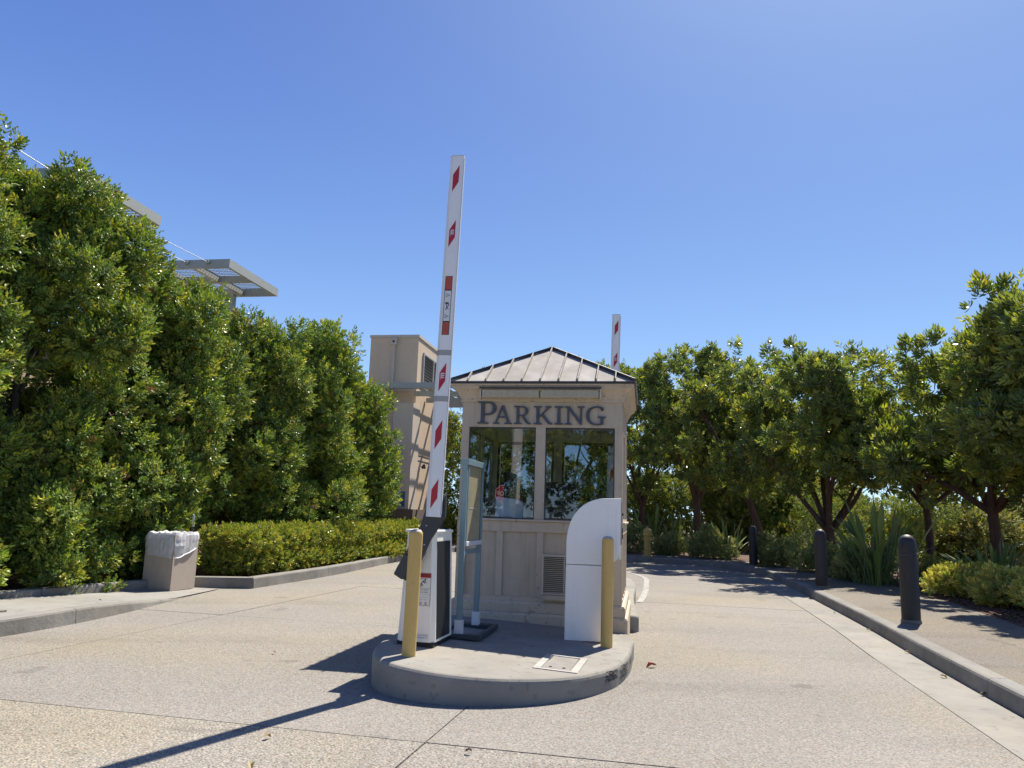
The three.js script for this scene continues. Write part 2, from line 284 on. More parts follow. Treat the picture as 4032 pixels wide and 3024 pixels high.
// kerb stones laid end to end along a curve; outward = to the right of its run
function kerbRun(name, pts, width, h, len, mat, gapM = 0.008, heights) {
  const root = struct(name), c = smooth(pts), L = c.getLength(), n = Math.round(L / len);
  for (let i = 0; i < n; i++) {
    const s0 = i / n + gapM / 2 / L, s1 = (i + 1) / n - gapM / 2 / L, K = 6, pos = [], idx = [];
    const prof = (hh) => [[0, -0.06], [0.012, hh - 0.025], [0.02, hh - 0.008], [0.04, hh], [width, hh], [width, -0.06]];
    for (let k = 0; k <= K; k++) {
      const t = s0 + (s1 - s0) * k / K, p = c.getPointAt(t), d = c.getTangentAt(t), hh = heights ? heights(t) : h;
      for (const [o, y] of prof(hh)) pos.push(p.x - d.z * o, y, p.z + d.x * o);
    }
    const m = 6;
    for (let k = 0; k < K; k++) for (let j = 0; j < m; j++) { const a = k * m + j, b = k * m + (j + 1) % m, e = a + m, f = b + m; idx.push(a, e, b, b, e, f); }
    for (let j = 1; j < m - 1; j++) { idx.push(0, j, j + 1); const q = K * m; idx.push(q, q + j + 1, q + j); }
    const g = new THREE.BufferGeometry(); g.setAttribute('position', new THREE.Float32BufferAttribute(pos, 3)); g.setIndex(idx);
    const f = metric(g); f.computeVertexNormals();
    mesh('kerb_stone', f, mat, root);
  }
  return root;
}
// right-hand kerb, gutter, footway and bed
const RK = [[2.75, -1], [3.18, -3.6], [3.52, -5.3], [3.98, -7.5], [4.52, -9.9], [5.12, -12.9], [5.72, -16], [6.1, -18.4], [6.15, -20.2], [5.45, -22], [3.9, -23.4], [0.5, -25], [-3.5, -26]];
kerbRun('kerb_right', RK, 0.16, 0.15, 2.6, M.kerb);
const rk = smooth(RK);
const offsetRun = (c, o, n = 60, t0 = 0, t1 = 1) => Array.from({ length: n + 1 }, (_, i) => { const t = t0 + (t1 - t0) * i / n, p = c.getPointAt(t), d = c.getTangentAt(t); return [p.x - d.z * o, p.z + d.x * o]; });
const bed = smooth([[4.4, -1], [4.95, -4.5], [5.55, -7.4], [6.2, -9.7], [6.85, -12.2], [7.3, -14.3], [7.6, -17], [7.55, -20], [6.6, -22.9], [4.6, -24.9], [0.7, -26.5], [-3.3, -27.5]]);
{
  const inner = offsetRun(rk, 0.165), outer = bed.getPoints(60).map((p) => [p.x, p.z]);
  struct('footway', prism([...inner, ...outer.reverse()], -0.05, 0.142), M.walk);
  const out2 = bed.getPoints(60).map((p) => [p.x, p.z]);
  struct('planting_bed', prism([...out2, [-3.3, -60], [60, -60], [60, 0], [8, 0]], -0.08, 0.148), M.soil);
  const g0 = offsetRun(rk, -0.44, 50, 0, 0.52), g1 = offsetRun(rk, -0.005, 50, 0, 0.52);
  const gut = struct('gutter'); // cast in lengths
  for (let i = 0; i < 5; i++) mesh('gutter_slab', prism([...g0.slice(i * 10, i * 10 + 11), ...g1.slice(i * 10, i * 10 + 11).reverse()], -0.04, 0.006), M.concrete, gut);
}
// left-hand kerb that sinks to the apron, the apron, the back kerb and the planter kerb
kerbRun('kerb_left', [[-4.35, -12.0], [-4.38, -10.6], [-4.4, -9.3], [-4.5, -8.2], [-4.72, -7.2], [-5.1, -5.6], [-5.5, -3]], 0.16, 0.15, 1.9, M.kerb, 0.008, (t) => 0.012 + 0.145 * THREE.MathUtils.smoothstep(t, 0.08, 0.42));
kerbRun('kerb_planter', [[-1.1, -28.5], [-1.9, -24.5], [-2.68, -20.3], [-3.32, -15.3], [-3.92, -12.35]], 0.16, 0.17, 2.9, M.kerb);
kerbRun('kerb_planter_end', [[-3.93, -12.33], [-4.4, -12.24], [-5.0, -12.12]], 0.16, 0.17, 1.1, M.kerb);
kerbRun('kerb_back', [[-4.98, -12.1], [-5.2, -11.3], [-5.55, -10.5], [-5.95, -9.5], [-6.5, -7.9], [-7.1, -5.5]], 0.16, 0.17, 2.2, M.kerb);
{
  const g = new THREE.BufferGeometry(), pos = [], idx = [];
  const L = [[-4.36, -12.1], [-4.4, -10.6], [-4.56, -9.3], [-4.66, -8.2], [-4.88, -7.2], [-5.26, -5.6], [-5.6, -3]], R = [[-4.98, -12.1], [-5.2, -11.3], [-5.55, -10.5], [-5.95, -9.5], [-6.4, -8.2], [-6.75, -6.8], [-7.1, -5.0]];
  const hl = [0.012, 0.03, 0.1, 0.142, 0.146, 0.148, 0.148], hr = [0.02, 0.035, 0.06, 0.09, 0.12, 0.14, 0.148];
  L.forEach((p, i) => { for (let k = 0; k <= 4; k++) { const t = k / 4; pos.push(p[0] + (R[i][0] - p[0]) * t, hl[i] + (hr[i] - hl[i]) * t, p[1] + (R[i][1] - p[1]) * t); if (i && k) { const a = (i - 1) * 5 + k - 1; idx.push(a, a + 1, a + 5, a + 1, a + 6, a + 5); } } });
  g.setAttribute('position', new THREE.Float32BufferAttribute(pos, 3)); g.setIndex(idx); const f = metric(g); f.computeVertexNormals();
  struct('apron', f, M.pad);
  struct('planter_soil', prism([[-3.98, -12.42], [-3.4, -15.3], [-2.8, -20.3], [-2.0, -24.5], [-1.2, -28.5], [-9, -30], [-12, -10], [-9, -3], [-7.2, -5.4], [-6.6, -8], [-6.05, -9.6], [-5.65, -10.6], [-5.3, -11.4], [-5.05, -12.25]], -0.06, 0.09), M.soil);
}
// paved edge piece beside the near kerb
mesh('paver_strip', prism([[-5.3, -7.3], [-5.05, -8.1], [-5.6, -8.3], [-6.0, -7.4]], 0.1, 0.153), M.roadCoarse).userData.kind = 'structure';

// ───────────── traffic island ─────────────
const islandY = (x, z) => 0.0672 - 0.045 * x - 0.02 * z;
{
  const isl = struct('traffic_island');
  const tilt = (g) => { const p = g.attributes.position; for (let i = 0; i < p.count; i++) if (p.getY(i) > 0.03) p.setY(i, p.getY(i) - 0.17 + islandY(p.getX(i), p.getZ(i))); g.computeVertexNormals(); return metric(g); };
  const front = new THREE.CatmullRomCurve3([[-0.66, -8.3], [-0.86, -7.2], [-0.985, -6.45], [-0.985, -6.05], [-0.84, -5.68], [-0.46, -5.44], [-0.02, -5.42], [0.45, -5.62], [0.82, -6.05], [1.03, -6.6], [1.14, -7.1], [1.21, -7.5], [1.16, -7.75], [1.0, -7.8]].map(([x, z]) => V(x, 0, z)), false, 'centripetal').getPoints(70).map((p) => [p.x, p.z]);
  const g1 = tilt(prism([...front, [1.0, -8.6], [-0.62, -8.9]], -0.05, 0.17, 0.035));
  mesh('kerb_body', g1, M.concrete, isl);
  const back = new THREE.CatmullRomCurve3([[-0.45, -9.5], [-0.3, -11], [0.1, -13.6], [0.5, -14.6], [1.3, -14.9], [2.0, -14.4], [2.15, -13.4], [1.72, -10.6], [1.56, -9.35], [1.5, -9.02], [1.36, -9.0]].map(([x, z]) => V(x, 0, z)), false, 'centripetal').getPoints(60).map((p) => [p.x, p.z]);
  mesh('kerb_body', tilt(prism([...back], -0.05, 0.17, 0.035)), M.concrete, isl);
}
{ // black rubber scuffs left by tyres on the island kerb
  const f = fbm(811, 14, 4), r = grain(13), N = 256, d = new Uint8Array(N * N * 4), scuff = [];
  for (let y = 0; y < N; y++) for (let x = 0; x < N; x++) { const u = x / N, v = y / N, e = min(u, 1 - u, v, 1 - v) * 5, k = f(u * 0.5, v) + (r() - 0.5) * 0.22 - max(0, 0.35 - e) > 0.5 ? 255 : 0, o = (y * N + x) * 4; d[o] = d[o + 1] = d[o + 2] = k; d[o + 3] = 255; }
  const t = new THREE.DataTexture(d, N, N); t.magFilter = THREE.LinearFilter; t.needsUpdate = true; void scuff;
  const mat = std({ color: rgb(0.03, 0.03, 0.03), roughness: 0.8, alphaMap: t, alphaTest: 0.5, side: THREE.DoubleSide });
  const c = new THREE.CatmullRomCurve3([[0.45, -5.62], [0.82, -6.05], [1.03, -6.6], [1.14, -7.1]].map(([x, z]) => V(x, 0, z)), false, 'centripetal'), isl = scene.getObjectByName('traffic_island');
  for (const [t0, t1, y0, y1] of [[0.26, 0.4, 0.06, 0.145], [0.44, 0.62, 0.03, 0.14], [0.7, 0.8, 0.07, 0.13]]) {
    const pos = [], uv = [], idx = [], K = 8;
    for (let i = 0; i <= K; i++) { const p = c.getPoint(t0 + (t1 - t0) * i / K), q = c.getTangent(t0 + (t1 - t0) * i / K), n = V(-q.z, 0, q.x).multiplyScalar(0.004); for (const [k, y] of [[0, y0], [1, y1]]) { pos.push(p.x + n.x, y, p.z + n.z); uv.push(i / K, k); } if (i) { const a = (i - 1) * 2; idx.push(a, a + 1, a + 2, a + 1, a + 3, a + 2); } }
    const g = new THREE.BufferGeometry(); g.setAttribute('position', new THREE.Float32BufferAttribute(pos, 3)); g.setAttribute('uv', new THREE.Float32BufferAttribute(uv, 2)); g.setIndex(idx); g.computeVertexNormals();
    mesh('tyre_scuff', g, mat, isl);
  }
}
// pull-box lid let into the island
{
  const x = 0.435, z = -6.06, y = islandY(x, z), t = thing('utility_box_lid', 'rectangular white framed utility box lid set in the island concrete', 'utility lid', [x, y, z], -rad(14));
  t.rotation.z = 0;
  const ring = new THREE.Shape([[-0.165, -0.27], [0.165, -0.27], [0.165, 0.27], [-0.165, 0.27]].map((p) => new THREE.Vector2(...p))), hole = new THREE.Path([[-0.11, -0.235], [-0.11, 0.235], [0.11, 0.235], [0.11, -0.235]].map((p) => new THREE.Vector2(...p)));
  ring.holes.push(hole);
  const g = new THREE.ExtrudeGeometry(ring, { depth: 0.03, bevelEnabled: true, bevelSize: 0.006, bevelThickness: 0.005, bevelOffset: -0.006, bevelSegments: 2 }).rotateX(-PI / 2).translate(0, -0.025, 0);
  const tiltL = part('lid_body', t); t.remove(tiltL);
  mesh('frame', metric(g), std({ map: concreteTex(161, [0.34, 0.325, 0.285], 0.6), roughness: 0.85 }), t);
  mesh('cover', boxAt(0.205, 0.03, 0.455, 0, -0.009, 0, 0.004), std({ map: concreteTex(165, [0.21, 0.195, 0.17], 0.5), roughness: 0.9 }), t);
  for (const s of [-1, 1]) mesh('pick_hole', cyl(0.012, 0.012, 0.004, s * 0.05, 0.0055, 0.16, 10), M.dark, t);
  t.rotation.order = 'YXZ'; t.rotation.z = -0.046; t.rotation.x = 0.02;
}

// ───────────── parking booth ─────────────
const HALF = 0.84, ISL = 0.17;
function ringProfile(prof) { // moulding [out, y] carried round the square plan with mitred corners
  const pos = [], c = [[-1, 1], [1, 1], [1, -1], [-1, -1]];
  for (let s = 0; s < 4; s++) for (let k = 0; k < prof.length - 1; k++) {
    const [o0, y0] = prof[k], [o1, y1] = prof[k + 1], A = c[s], B = c[(s + 1) % 4], P = (q, o, y) => [q[0] * (HALF + o), y, q[1] * (HALF + o)];
    const a = P(A, o0, y0), b = P(B, o0, y0), d = P(A, o1, y1), e = P(B, o1, y1);
    pos.push(...a, ...b, ...e, ...a, ...e, ...d);
  }
  const g = new THREE.BufferGeometry(); g.setAttribute('position', new THREE.Float32BufferAttribute(pos, 3)); g.computeVertexNormals();
  return metric(g);
}
const font = await new FontLoader().loadAsync('fonts/droid/droid_serif_regular.typeface.json');
const fontBold = await new FontLoader().loadAsync('fonts/droid/droid_sans_bold.typeface.json');
const booth = thing('parking_booth', 'tan parking attendant booth with hipped metal roof and PARKING lettering', 'booth', [0.459, 0, -8.753], YAW);
{
  const b = booth;
  mesh('plinth', merged([ringProfile([[0.06, 0.0], [0.06, 0.285], [0.045, 0.305], [0.0, 0.315]]), boxUp(-HALF, HALF, 0.05, 0.3, -HALF, HALF)]), M.tanTrim, b);
  mesh('baseboard', ringProfile([[0.036, 0.31], [0.036, 0.39], [0.02, 0.412], [-0.02, 0.42]]), M.tanTrim, b);
  mesh('floor', boxUp(-0.8, 0.8, 0.3, 0.33, -0.8, 0.8), M.interior, b);
  // the four faces: panelled below, glazed above
  const faces = [[0, 'front'], [PI / 2, 'right'], [PI, 'back'], [-PI / 2, 'left']];
  for (const [ang, f] of faces) {
    const w = part('wall', b); w.rotation.y = ang;
    mesh('panel', boxUp(-HALF + 0.02, HALF - 0.02, 0.4, 1.2, HALF - 0.07, HALF - 0.018), M.tan, w);
    mesh('rail', boxUp(-HALF, HALF, 1.095, 1.2, HALF - 0.019, HALF + 0.008, 0.004), M.tanTrim, w);
    mesh('rail', boxUp(-HALF + 0.001, HALF - 0.001, 0.41, 0.455, HALF - 0.019, HALF + 0.003, 0.003), M.tanTrim, w);
    for (let i = 0; i <= 4; i++) { const x = [-0.795, -0.395, 0.02, 0.42, 0.795][i], hw = i % 4 ? 0.033 : 0.043; mesh('stile', boxUp(x - hw, x + hw, 0.455, 1.095, HALF - 0.019, HALF + 0.0045, 0.003), M.tanTrim, w); }
    mesh('sill', boxUp(-HALF - 0.018, HALF + 0.018, 1.2, 1.222, HALF - 0.07, HALF + 0.03, 0.005), M.tanTrim, w);
    mesh('frieze', boxUp(-HALF + 0.0015, HALF - 0.0015, 2.165, 2.62, HALF - 0.06, HALF - 0.002), M.tan, w);
    mesh('corner_post', boxUp(-HALF + 0.001, -HALF + 0.08, 1.222, 2.165, HALF - 0.079, HALF - 0.001), M.tan, w);
    mesh('mullion', boxUp(-0.05, 0.05, 1.222, 2.165, HALF - 0.06, HALF - 0.0015), M.tan, w);
    for (const s of [-1, 1]) {
      const x0 = s < 0 ? -HALF + 0.08 : 0.05, x1 = s < 0 ? -0.05 : HALF - 0.08, win = part('window', w);
      mesh('pane', new THREE.PlaneGeometry(x1 - x0, 0.943).translate((x0 + x1) / 2, 1.6935, HALF - 0.035), f === 'front' ? M.glass : M.glassDark, win);
      const bead = 0.012;
      if (f !== 'front') mesh('sash', merged([boxUp(x0, x0 + 0.03, 1.222, 2.165, HALF - 0.034, HALF + 0.006), boxUp(x1 - 0.03, x1, 1.222, 2.165, HALF - 0.034, HALF + 0.006), boxUp(x0 + 0.03, x1 - 0.03, 1.222, 1.25, HALF - 0.033, HALF + 0.005), boxUp(x0 + 0.03, x1 - 0.03, 2.135, 2.165, HALF - 0.033, HALF + 0.005)]), M.stuccoTrim, win);
      else mesh('bead', merged([boxUp(x0, x0 + bead, 1.222, 2.165, HALF - 0.034, HALF - 0.02), boxUp(x1 - bead, x1, 1.222, 2.165, HALF - 0.034, HALF - 0.02), boxUp(x0 + bead, x1 - bead, 1.222, 1.222 + bead, HALF - 0.034, HALF - 0.02), boxUp(x0 + bead, x1 - bead, 2.165 - bead, 2.165, HALF - 0.034, HALF - 0.02)]), M.bracket, win);
    }
  }
  const ceil = mesh('ceiling', boxUp(-0.78, 0.78, 2.3, 2.33, -0.78, 0.78), std({ color: rgb(0.38, 0.38, 0.38), roughness: 0.9 }), b);
  for (let i = 0; i < 4; i++) mesh('vent', boxUp(-0.35 + i * 0.22, -0.2 + i * 0.22, 2.294, 2.299, 0.2, 0.35), M.grey, ceil);
  mesh('cornice', ringProfile([[0.0, 2.425], [0.014, 2.43], [0.014, 2.455], [0.02, 2.462], [0.03, 2.49], [0.055, 2.53], [0.088, 2.556], [0.096, 2.56], [0.096, 2.584], [0.114, 2.59], [0.114, 2.614], [-0.1, 2.618]]), M.tanTrim, b);
  // standing-seam hipped roof, each sheet and seam by itself
  const E = HALF + 0.118, y0 = 2.62, y1 = 3.165, roof = part('roof', b), N = 10;
  for (let s = 0; s < 4; s++) {
    const side = part('slope', roof); roof.remove(side);
    const put = (name, g, m) => { g.rotateY(s * PI / 2); return mesh(name, g, m, roof); };
    const yAt = (d) => y0 + (y1 - y0) * d / E; // d = distance in from the eave
    const xs = Array.from({ length: N + 1 }, (_, i) => -E + 2 * E * i / N);
    for (let i = 0; i < N; i++) {
      const a = xs[i] + (i ? 0.004 : 0), c = xs[i + 1] - (i < N - 1 ? 0.004 : 0), da = E - abs(a), dc = E - abs(c), t = 0.012;
      const tri = (lift) => { const P = [[a, y0 + lift, E], [c, y0 + lift, E], [c, yAt(dc) + lift, E - dc], [a, yAt(da) + lift, E - da]]; return P; };
      const top = tri(t), bot = tri(0), pos = [], quad = (p, q, r2, s2) => pos.push(...p, ...q, ...r2, ...p, ...r2, ...s2);
      quad(...top); quad(bot[3], bot[2], bot[1], bot[0]); quad(bot[0], bot[1], top[1], top[0]); quad(bot[1], bot[2], top[2], top[1]); quad(bot[3], bot[0], top[0], top[3]); quad(bot[2], bot[3], top[3], top[2]);
      const g = new THREE.BufferGeometry(); g.setAttribute('position', new THREE.Float32BufferAttribute(pos, 3)); const f = metric(g); f.computeVertexNormals();
      put('roof_sheet', f, M.roof);
    }
    for (let i = 1; i < N; i++) {
      const x = xs[i], d = E - abs(x), len = hypot(d, yAt(d) - y0), g = boxAt(0.011, 0.034, len + 0.006, 0, 0.022, -len / 2, 0);
      g.rotateX(Math.atan2(y1 - y0, E)); g.translate(x, y0 + 0.006, E + 0.003);
      put('seam', g, M.roof);
      const cap = boxAt(0.0115, 0.045, 0.004, x, y0 + 0.022, E + 0.008); put('seam_end', cap, M.roofDark);
    }
    put('drip_edge', boxAt(2 * E + 0.01, 0.022, 0.006, 0, y0 - 0.004, E + 0.002), M.roofDark);
    const hp = V(E, y0 + 0.02, E), ap = V(0, y1 + 0.02, 0), L = hp.distanceTo(ap), hg = new THREE.BoxGeometry(0.036, 0.028, L).translate(0, 0.008, L / 2);
    hg.applyMatrix4(new THREE.Matrix4().lookAt(ap, hp, UPV)).translate(hp.x, hp.y, hp.z);
    put('hip_cap', metric(hg), M.roofDark);
  }
  // lettering: P larger than the rest
  const zx = (x) => (x - 290) * 0.0010835 - 0.84, LT = [['P', 445, 628, 0.236], ['A', 600, 782, 0.195], ['R', 803, 967, 0.19], ['K', 995, 1176, 0.19], ['I', 1195, 1279, 0.19], ['N', 1292, 1482, 0.19], ['G', 1496, 1682, 0.196]];
  for (const [ch, a, c, h] of LT) {
    const g = new TextGeometry(ch, { font, size: 1, depth: 0.02, curveSegments: 6, bevelEnabled: false }); g.computeBoundingBox();
    const bb = g.boundingBox, k = (zx(c) - zx(a)) / (bb.max.x - bb.min.x), ky = h / (bb.max.y - bb.min.y);
    g.translate(-bb.min.x, -bb.min.y, 0); g.scale(k, ky, 1); g.translate(zx(a), 2.195 - (ch === 'G' ? 0.004 : 0), HALF + 0.001); g.computeVertexNormals();
    mesh('letter', metric(g), M.letter, b);
  }
  // strip light over the lettering
  const lf = part('light_fixture', b, [-0.01, 2.455, HALF]);
  mesh('housing', boxUp(-0.635, 0.635, 0.1, 0.118, -0.002, 0.115, 0.004), M.bracket, lf);
  mesh('back_plate', boxUp(-0.62, 0.62, 0.0, 0.1, 0.0, 0.01), M.tanTrim, lf);
  for (const s of [-1, 1]) mesh('lens', boxUp(s < 0 ? -0.615 : 0.004, s < 0 ? -0.004 : 0.615, 0.004, 0.0995, 0.012, 0.095, 0.02), M.lens, lf);
  for (const s of [-1, 1]) mesh('end_cap', boxUp(s * 0.6255 - 0.008, s * 0.6255 + 0.008, -0.004, 0.1, 0.0, 0.1, 0.004), M.stuccoTrim, lf);
  // wall air-conditioner grille
  const ac = part('air_conditioner', b, [0.275, 0.44, HALF]);
  mesh('sleeve', merged([boxUp(-0.225, -0.207, 0.055, 0.44, -0.02, 0.05), boxUp(0.207, 0.225, 0.055, 0.44, -0.02, 0.05), boxUp(-0.207, 0.207, 0.422, 0.44, -0.02, 0.05), boxUp(-0.207, 0.207, 0.055, 0.068, -0.02, 0.05)]), M.stuccoTrim, ac);
  mesh('backing', boxUp(-0.206, 0.206, 0.069, 0.421, -0.016, 0.002), M.darkBacking, ac);
  for (let i = 0; i < 19; i++) { const s = boxAt(0.41, 0.005, 0.034, 0, 0, 0); s.rotateX(0.12); s.translate(0, 0.078 + i * 0.0185, 0.033); mesh('slat', s, M.stuccoTrim, ac); }
  mesh('divider', boxUp(-0.005, 0.005, 0.069, 0.421, 0.002, 0.049), M.stuccoTrim, ac);
  mesh('drip_pan', boxUp(-0.215, 0.215, 0.0, 0.05, -0.02, 0.065, 0.006), M.tan, ac);
}
// things inside the booth, seen through the glass
{
  const w = (x, y, z) => { const v = V(x, y, z).applyAxisAngle(UPV, YAW); return [0.459 + v.x, y, -8.753 + v.z]; };
  const ct = thing('counter_desk', 'dark counter along the front window inside the booth', 'counter', w(0, 0.33, 0.56), YAW);
  mesh('top', boxUp(-0.75, 0.75, 0.6, 0.64, -0.2, 0.2, 0.006), M.bracket, ct);
  for (const s of [-1, 1]) mesh('support', boxUp(s * 0.7 - 0.02, s * 0.7 + 0.02, 0, 0.599, -0.18, 0.18), M.bracket, ct);
  const eq = thing('ticket_printer', 'white rounded ticket machine standing behind the left booth window', 'machine', w(-0.32, 0.97, 0.6), YAW);
  const sh = new THREE.Shape(); sh.moveTo(-0.15, 0); sh.lineTo(0.13, 0); sh.lineTo(0.13, 0.4); sh.quadraticCurveTo(0.09, 0.44, 0.02, 0.45); sh.lineTo(-0.15, 0.47);
  mesh('case', metric(new THREE.ExtrudeGeometry(sh, { depth: 0.2, bevelEnabled: true, bevelSize: 0.008, bevelThickness: 0.008, bevelSegments: 2 }).translate(0, 0.001, -0.1)), M.white, eq);
  mesh('front_tray', boxUp(-0.14, 0.02, 0.27, 0.36, 0.109, 0.122, 0.004), M.kioskWhite, eq);
  const mo = thing('computer_monitor', 'black computer monitor behind the right booth window', 'monitor', w(0.42, 0.97, 0.5), YAW + 0.2);
  mesh('screen', boxUp(-0.2, 0.2, 0.16, 0.42, -0.015, 0.015, 0.008), M.black, mo); mesh('stand', merged([boxUp(-0.02, 0.02, 0.01, 0.2, -0.03, -0.016), boxUp(-0.1, 0.1, 0, 0.012, -0.08, 0.06)]), M.black, mo);
  const bt = tag(mesh('black_bottle', new THREE.LatheGeometry([[0, 0], [0.022, 0], [0.022, 0.26], [0.012, 0.3], [0.012, 0.345], [0, 0.345]].map((p) => new THREE.Vector2(...p)), 12), M.black), 'small black bottle standing at the left booth window sill', 'bottle');
  bt.position.set(...w(-0.13, 0.97, 0.71));
  const chr = thing('desk_chair', 'dark high-backed office chair in the middle of the booth', 'chair', w(0.12, 0.33, 0.0), YAW + 0.5);
  mesh('backrest', boxUp(-0.22, 0.22, 0.62, 1.32, -0.24, -0.17, 0.03), M.black, chr); mesh('seat', boxUp(-0.23, 0.23, 0.5, 0.58, -0.22, 0.22, 0.03), M.black, chr);
  mesh('column', cyl(0.03, 0.03, 0.46, 0, 0.04, 0, 10), M.black, chr);
  mesh('base', merged([boxUp(-0.25, 0.25, 0.0, 0.04, -0.03, 0.03), boxUp(-0.03, 0.03, 0.001, 0.041, -0.25, 0.25)]), M.black, chr);
}

// ───────────── ticket kiosk ─────────────
{
  const x = 0.70, z = -7.08, t = thing('ticket_kiosk', 'white ticket kiosk with quarter-round top beside the right yellow bollard', 'ticket kiosk', [x, islandY(x, z), z], -rad(8));
  const s = new THREE.Shape(); // side panel, facing the camera; the head leans out to the right
  s.moveTo(-0.165, 0.66); s.lineTo(-0.165, 0.85); s.bezierCurveTo(-0.16, 1.12, 0.0, 1.245, 0.17, 1.255); s.lineTo(0.325, 1.26); s.lineTo(0.318, 0.83); s.lineTo(0.302, 0.73); s.lineTo(0.235, 0.662);
  const lower = new THREE.Shape(); lower.moveTo(-0.168, 0); lower.lineTo(0.165, 0); lower.lineTo(0.165, 0.656); lower.lineTo(-0.166, 0.656);
  const ex = { depth: 0.27, bevelEnabled: true, bevelSize: 0.005, bevelThickness: 0.005, bevelOffset: -0.005, bevelSegments: 2, curveSegments: 24 };
  mesh('pedestal', metric(new THREE.ExtrudeGeometry(lower, ex).translate(0, 0.004, -0.28)), M.kioskWhite, t);
  mesh('head', metric(new THREE.ExtrudeGeometry(s, ex).translate(0, 0.004, -0.28)), M.kioskWhite, t);
  mesh('fascia', boxUp(0.3265, 0.334, 0.86, 1.235, -0.262, -0.012), M.grey, t);
  mesh('slot_panel', boxUp(0.3345, 0.342, 0.9, 1.0, -0.2, -0.08, 0.002), M.black, t);
  mesh('bezel', boxUp(0.309, 0.33, 0.72, 0.85, -0.24, -0.03), M.white, t);
  mesh('lock', cyl(0.012, 0.012, 0.012, 0, 0, 0, 10).rotateZ(-PI / 2).translate(0.3345, 1.12, -0.05), M.dark, t);
}

// ───────────── bollards ─────────────
function yellowBollard(x, z, h, lean, label) {
  const t = thing('yellow_bollard', label, 'bollard', [x, islandY(x, z), z], 0, 'yellow bollards on the island');
  t.rotation.z = lean;
  mesh('pipe', new THREE.LatheGeometry([[0.052, -0.03], [0.052, h - 0.03], [0.05, h - 0.012], [0.043, h - 0.003]].map((p) => new THREE.Vector2(...p)), 28), M.yellow, t);
  mesh('cap', new THREE.LatheGeometry([[0.0445, h - 0.004], [0.035, h + 0.008], [0.018, h + 0.013], [0, h + 0.014]].map((p) => new THREE.Vector2(...p)), 28), M.tape, t);
}
yellowBollard(-0.70, -5.93, 0.905, -0.012, 'yellow pipe bollard in front of the white barrier cabinet');
yellowBollard(0.885, -6.91, 0.925, -0.004, 'yellow pipe bollard beside the white ticket kiosk');
function blackBollard(x, z, label) {
  const t = thing('black_bollard', label, 'bollard', [x, 0.142, z], 0, 'black bollards along the footway'), R = 0.105;
  mesh('footing', cyl(0.118, 0.112, 0.06, 0, -0.02, 0, 24), M.kerb, t);
  const lp = (a) => new THREE.LatheGeometry(a.map((p) => new THREE.Vector2(...p)), 32);
  mesh('shaft', lp([[R, 0.03], [R, 0.77], [R * 0.96, 0.775], [R * 0.96, 0.785], [R, 0.79], [R, 0.81], [R * 0.96, 0.815], [R * 0.96, 0.825], [R, 0.83], [R, 0.88], [R * 0.97, 0.9]]), M.bollard, t);
  mesh('dome', lp([[R * 0.93, 0.9], [R * 0.95, 0.91], [R * 0.93, 0.94], [R * 0.8, 0.985], [R * 0.55, 1.015], [R * 0.25, 1.03], [0, 1.033]]), M.bollard, t);
}
blackBollard(4.83, -9.45, 'black domed bollard nearest the camera on the right footway');
blackBollard(5.64, -14.1, 'black domed bollard in the middle of the three along the right footway');
blackBollard(6.31, -20.1, 'black bollard farthest away, beside the leaning tree trunk');

// ───────────── barrier gates ─────────────
function canvasTex(w, h, draw) { const c = document.createElement('canvas'); c.width = w; c.height = h; const x = c.getContext('2d'); draw(x, w, h); const t = new THREE.CanvasTexture(c); t.colorSpace = THREE.SRGBColorSpace; t.anisotropy = 8; return t; }
const warningTex = canvasTex(300, 480, (x, w, h) => {
  x.fillStyle = '#d9d7cf'; x.fillRect(0, 0, w, h); x.strokeStyle = '#222'; x.lineWidth = 5; x.strokeRect(3, 3, w - 6, h - 6);
  x.fillStyle = '#b3261c'; x.fillRect(6, 6, w - 12, 62); x.fillStyle = '#241a1a'; x.font = 'bold 52px sans-serif'; x.textAlign = 'center'; x.fillText('WARNING', w / 2, 56);
  x.strokeStyle = '#222'; x.lineWidth = 4; x.beginPath(); x.moveTo(4, 222); x.lineTo(w - 4, 222); x.stroke();
  x.fillStyle = '#1d1d1d'; x.lineWidth = 12; x.lineCap = 'round'; x.strokeStyle = '#1d1d1d'; // person struck by a falling arm
  x.beginPath(); x.moveTo(180, 112); x.lineTo(140, 158); x.lineTo(168, 176); x.lineTo(110, 208); x.moveTo(140, 158); x.lineTo(112, 178); x.moveTo(180, 112); x.lineTo(222, 138); x.moveTo(172, 118); x.lineTo(196, 150); x.stroke();
  x.beginPath(); x.arc(206, 100, 13, 0, 7); x.fill(); x.lineWidth = 7; x.beginPath(); x.moveTo(70, 92); x.lineTo(236, 80); x.stroke();
  x.textAlign = 'left'; x.font = 'bold 25px sans-serif'; x.fillText('Arm Tip Can Cause', 38, 254); x.fillText('Injury or Death', 74, 288);
  x.font = '13px sans-serif'; ['Keep clear of the gate when arm is moving', 'or about to move', 'No pedestrians. Do not allow to play', 'or cross under the arm', 'No motorcycles, bicycles, or persons', 'through the barrier'].forEach((s, i) => x.fillText(s, 34, 316 + i * 19));
  x.lineWidth = 4; for (const cx of [150, 232]) { x.strokeStyle = '#8a3a32'; x.beginPath(); x.arc(cx, 446, 21, 0, 7); x.moveTo(cx - 15, 431); x.lineTo(cx + 15, 461); x.stroke(); x.fillRect(cx - 5, 434, 9, 24); }
});
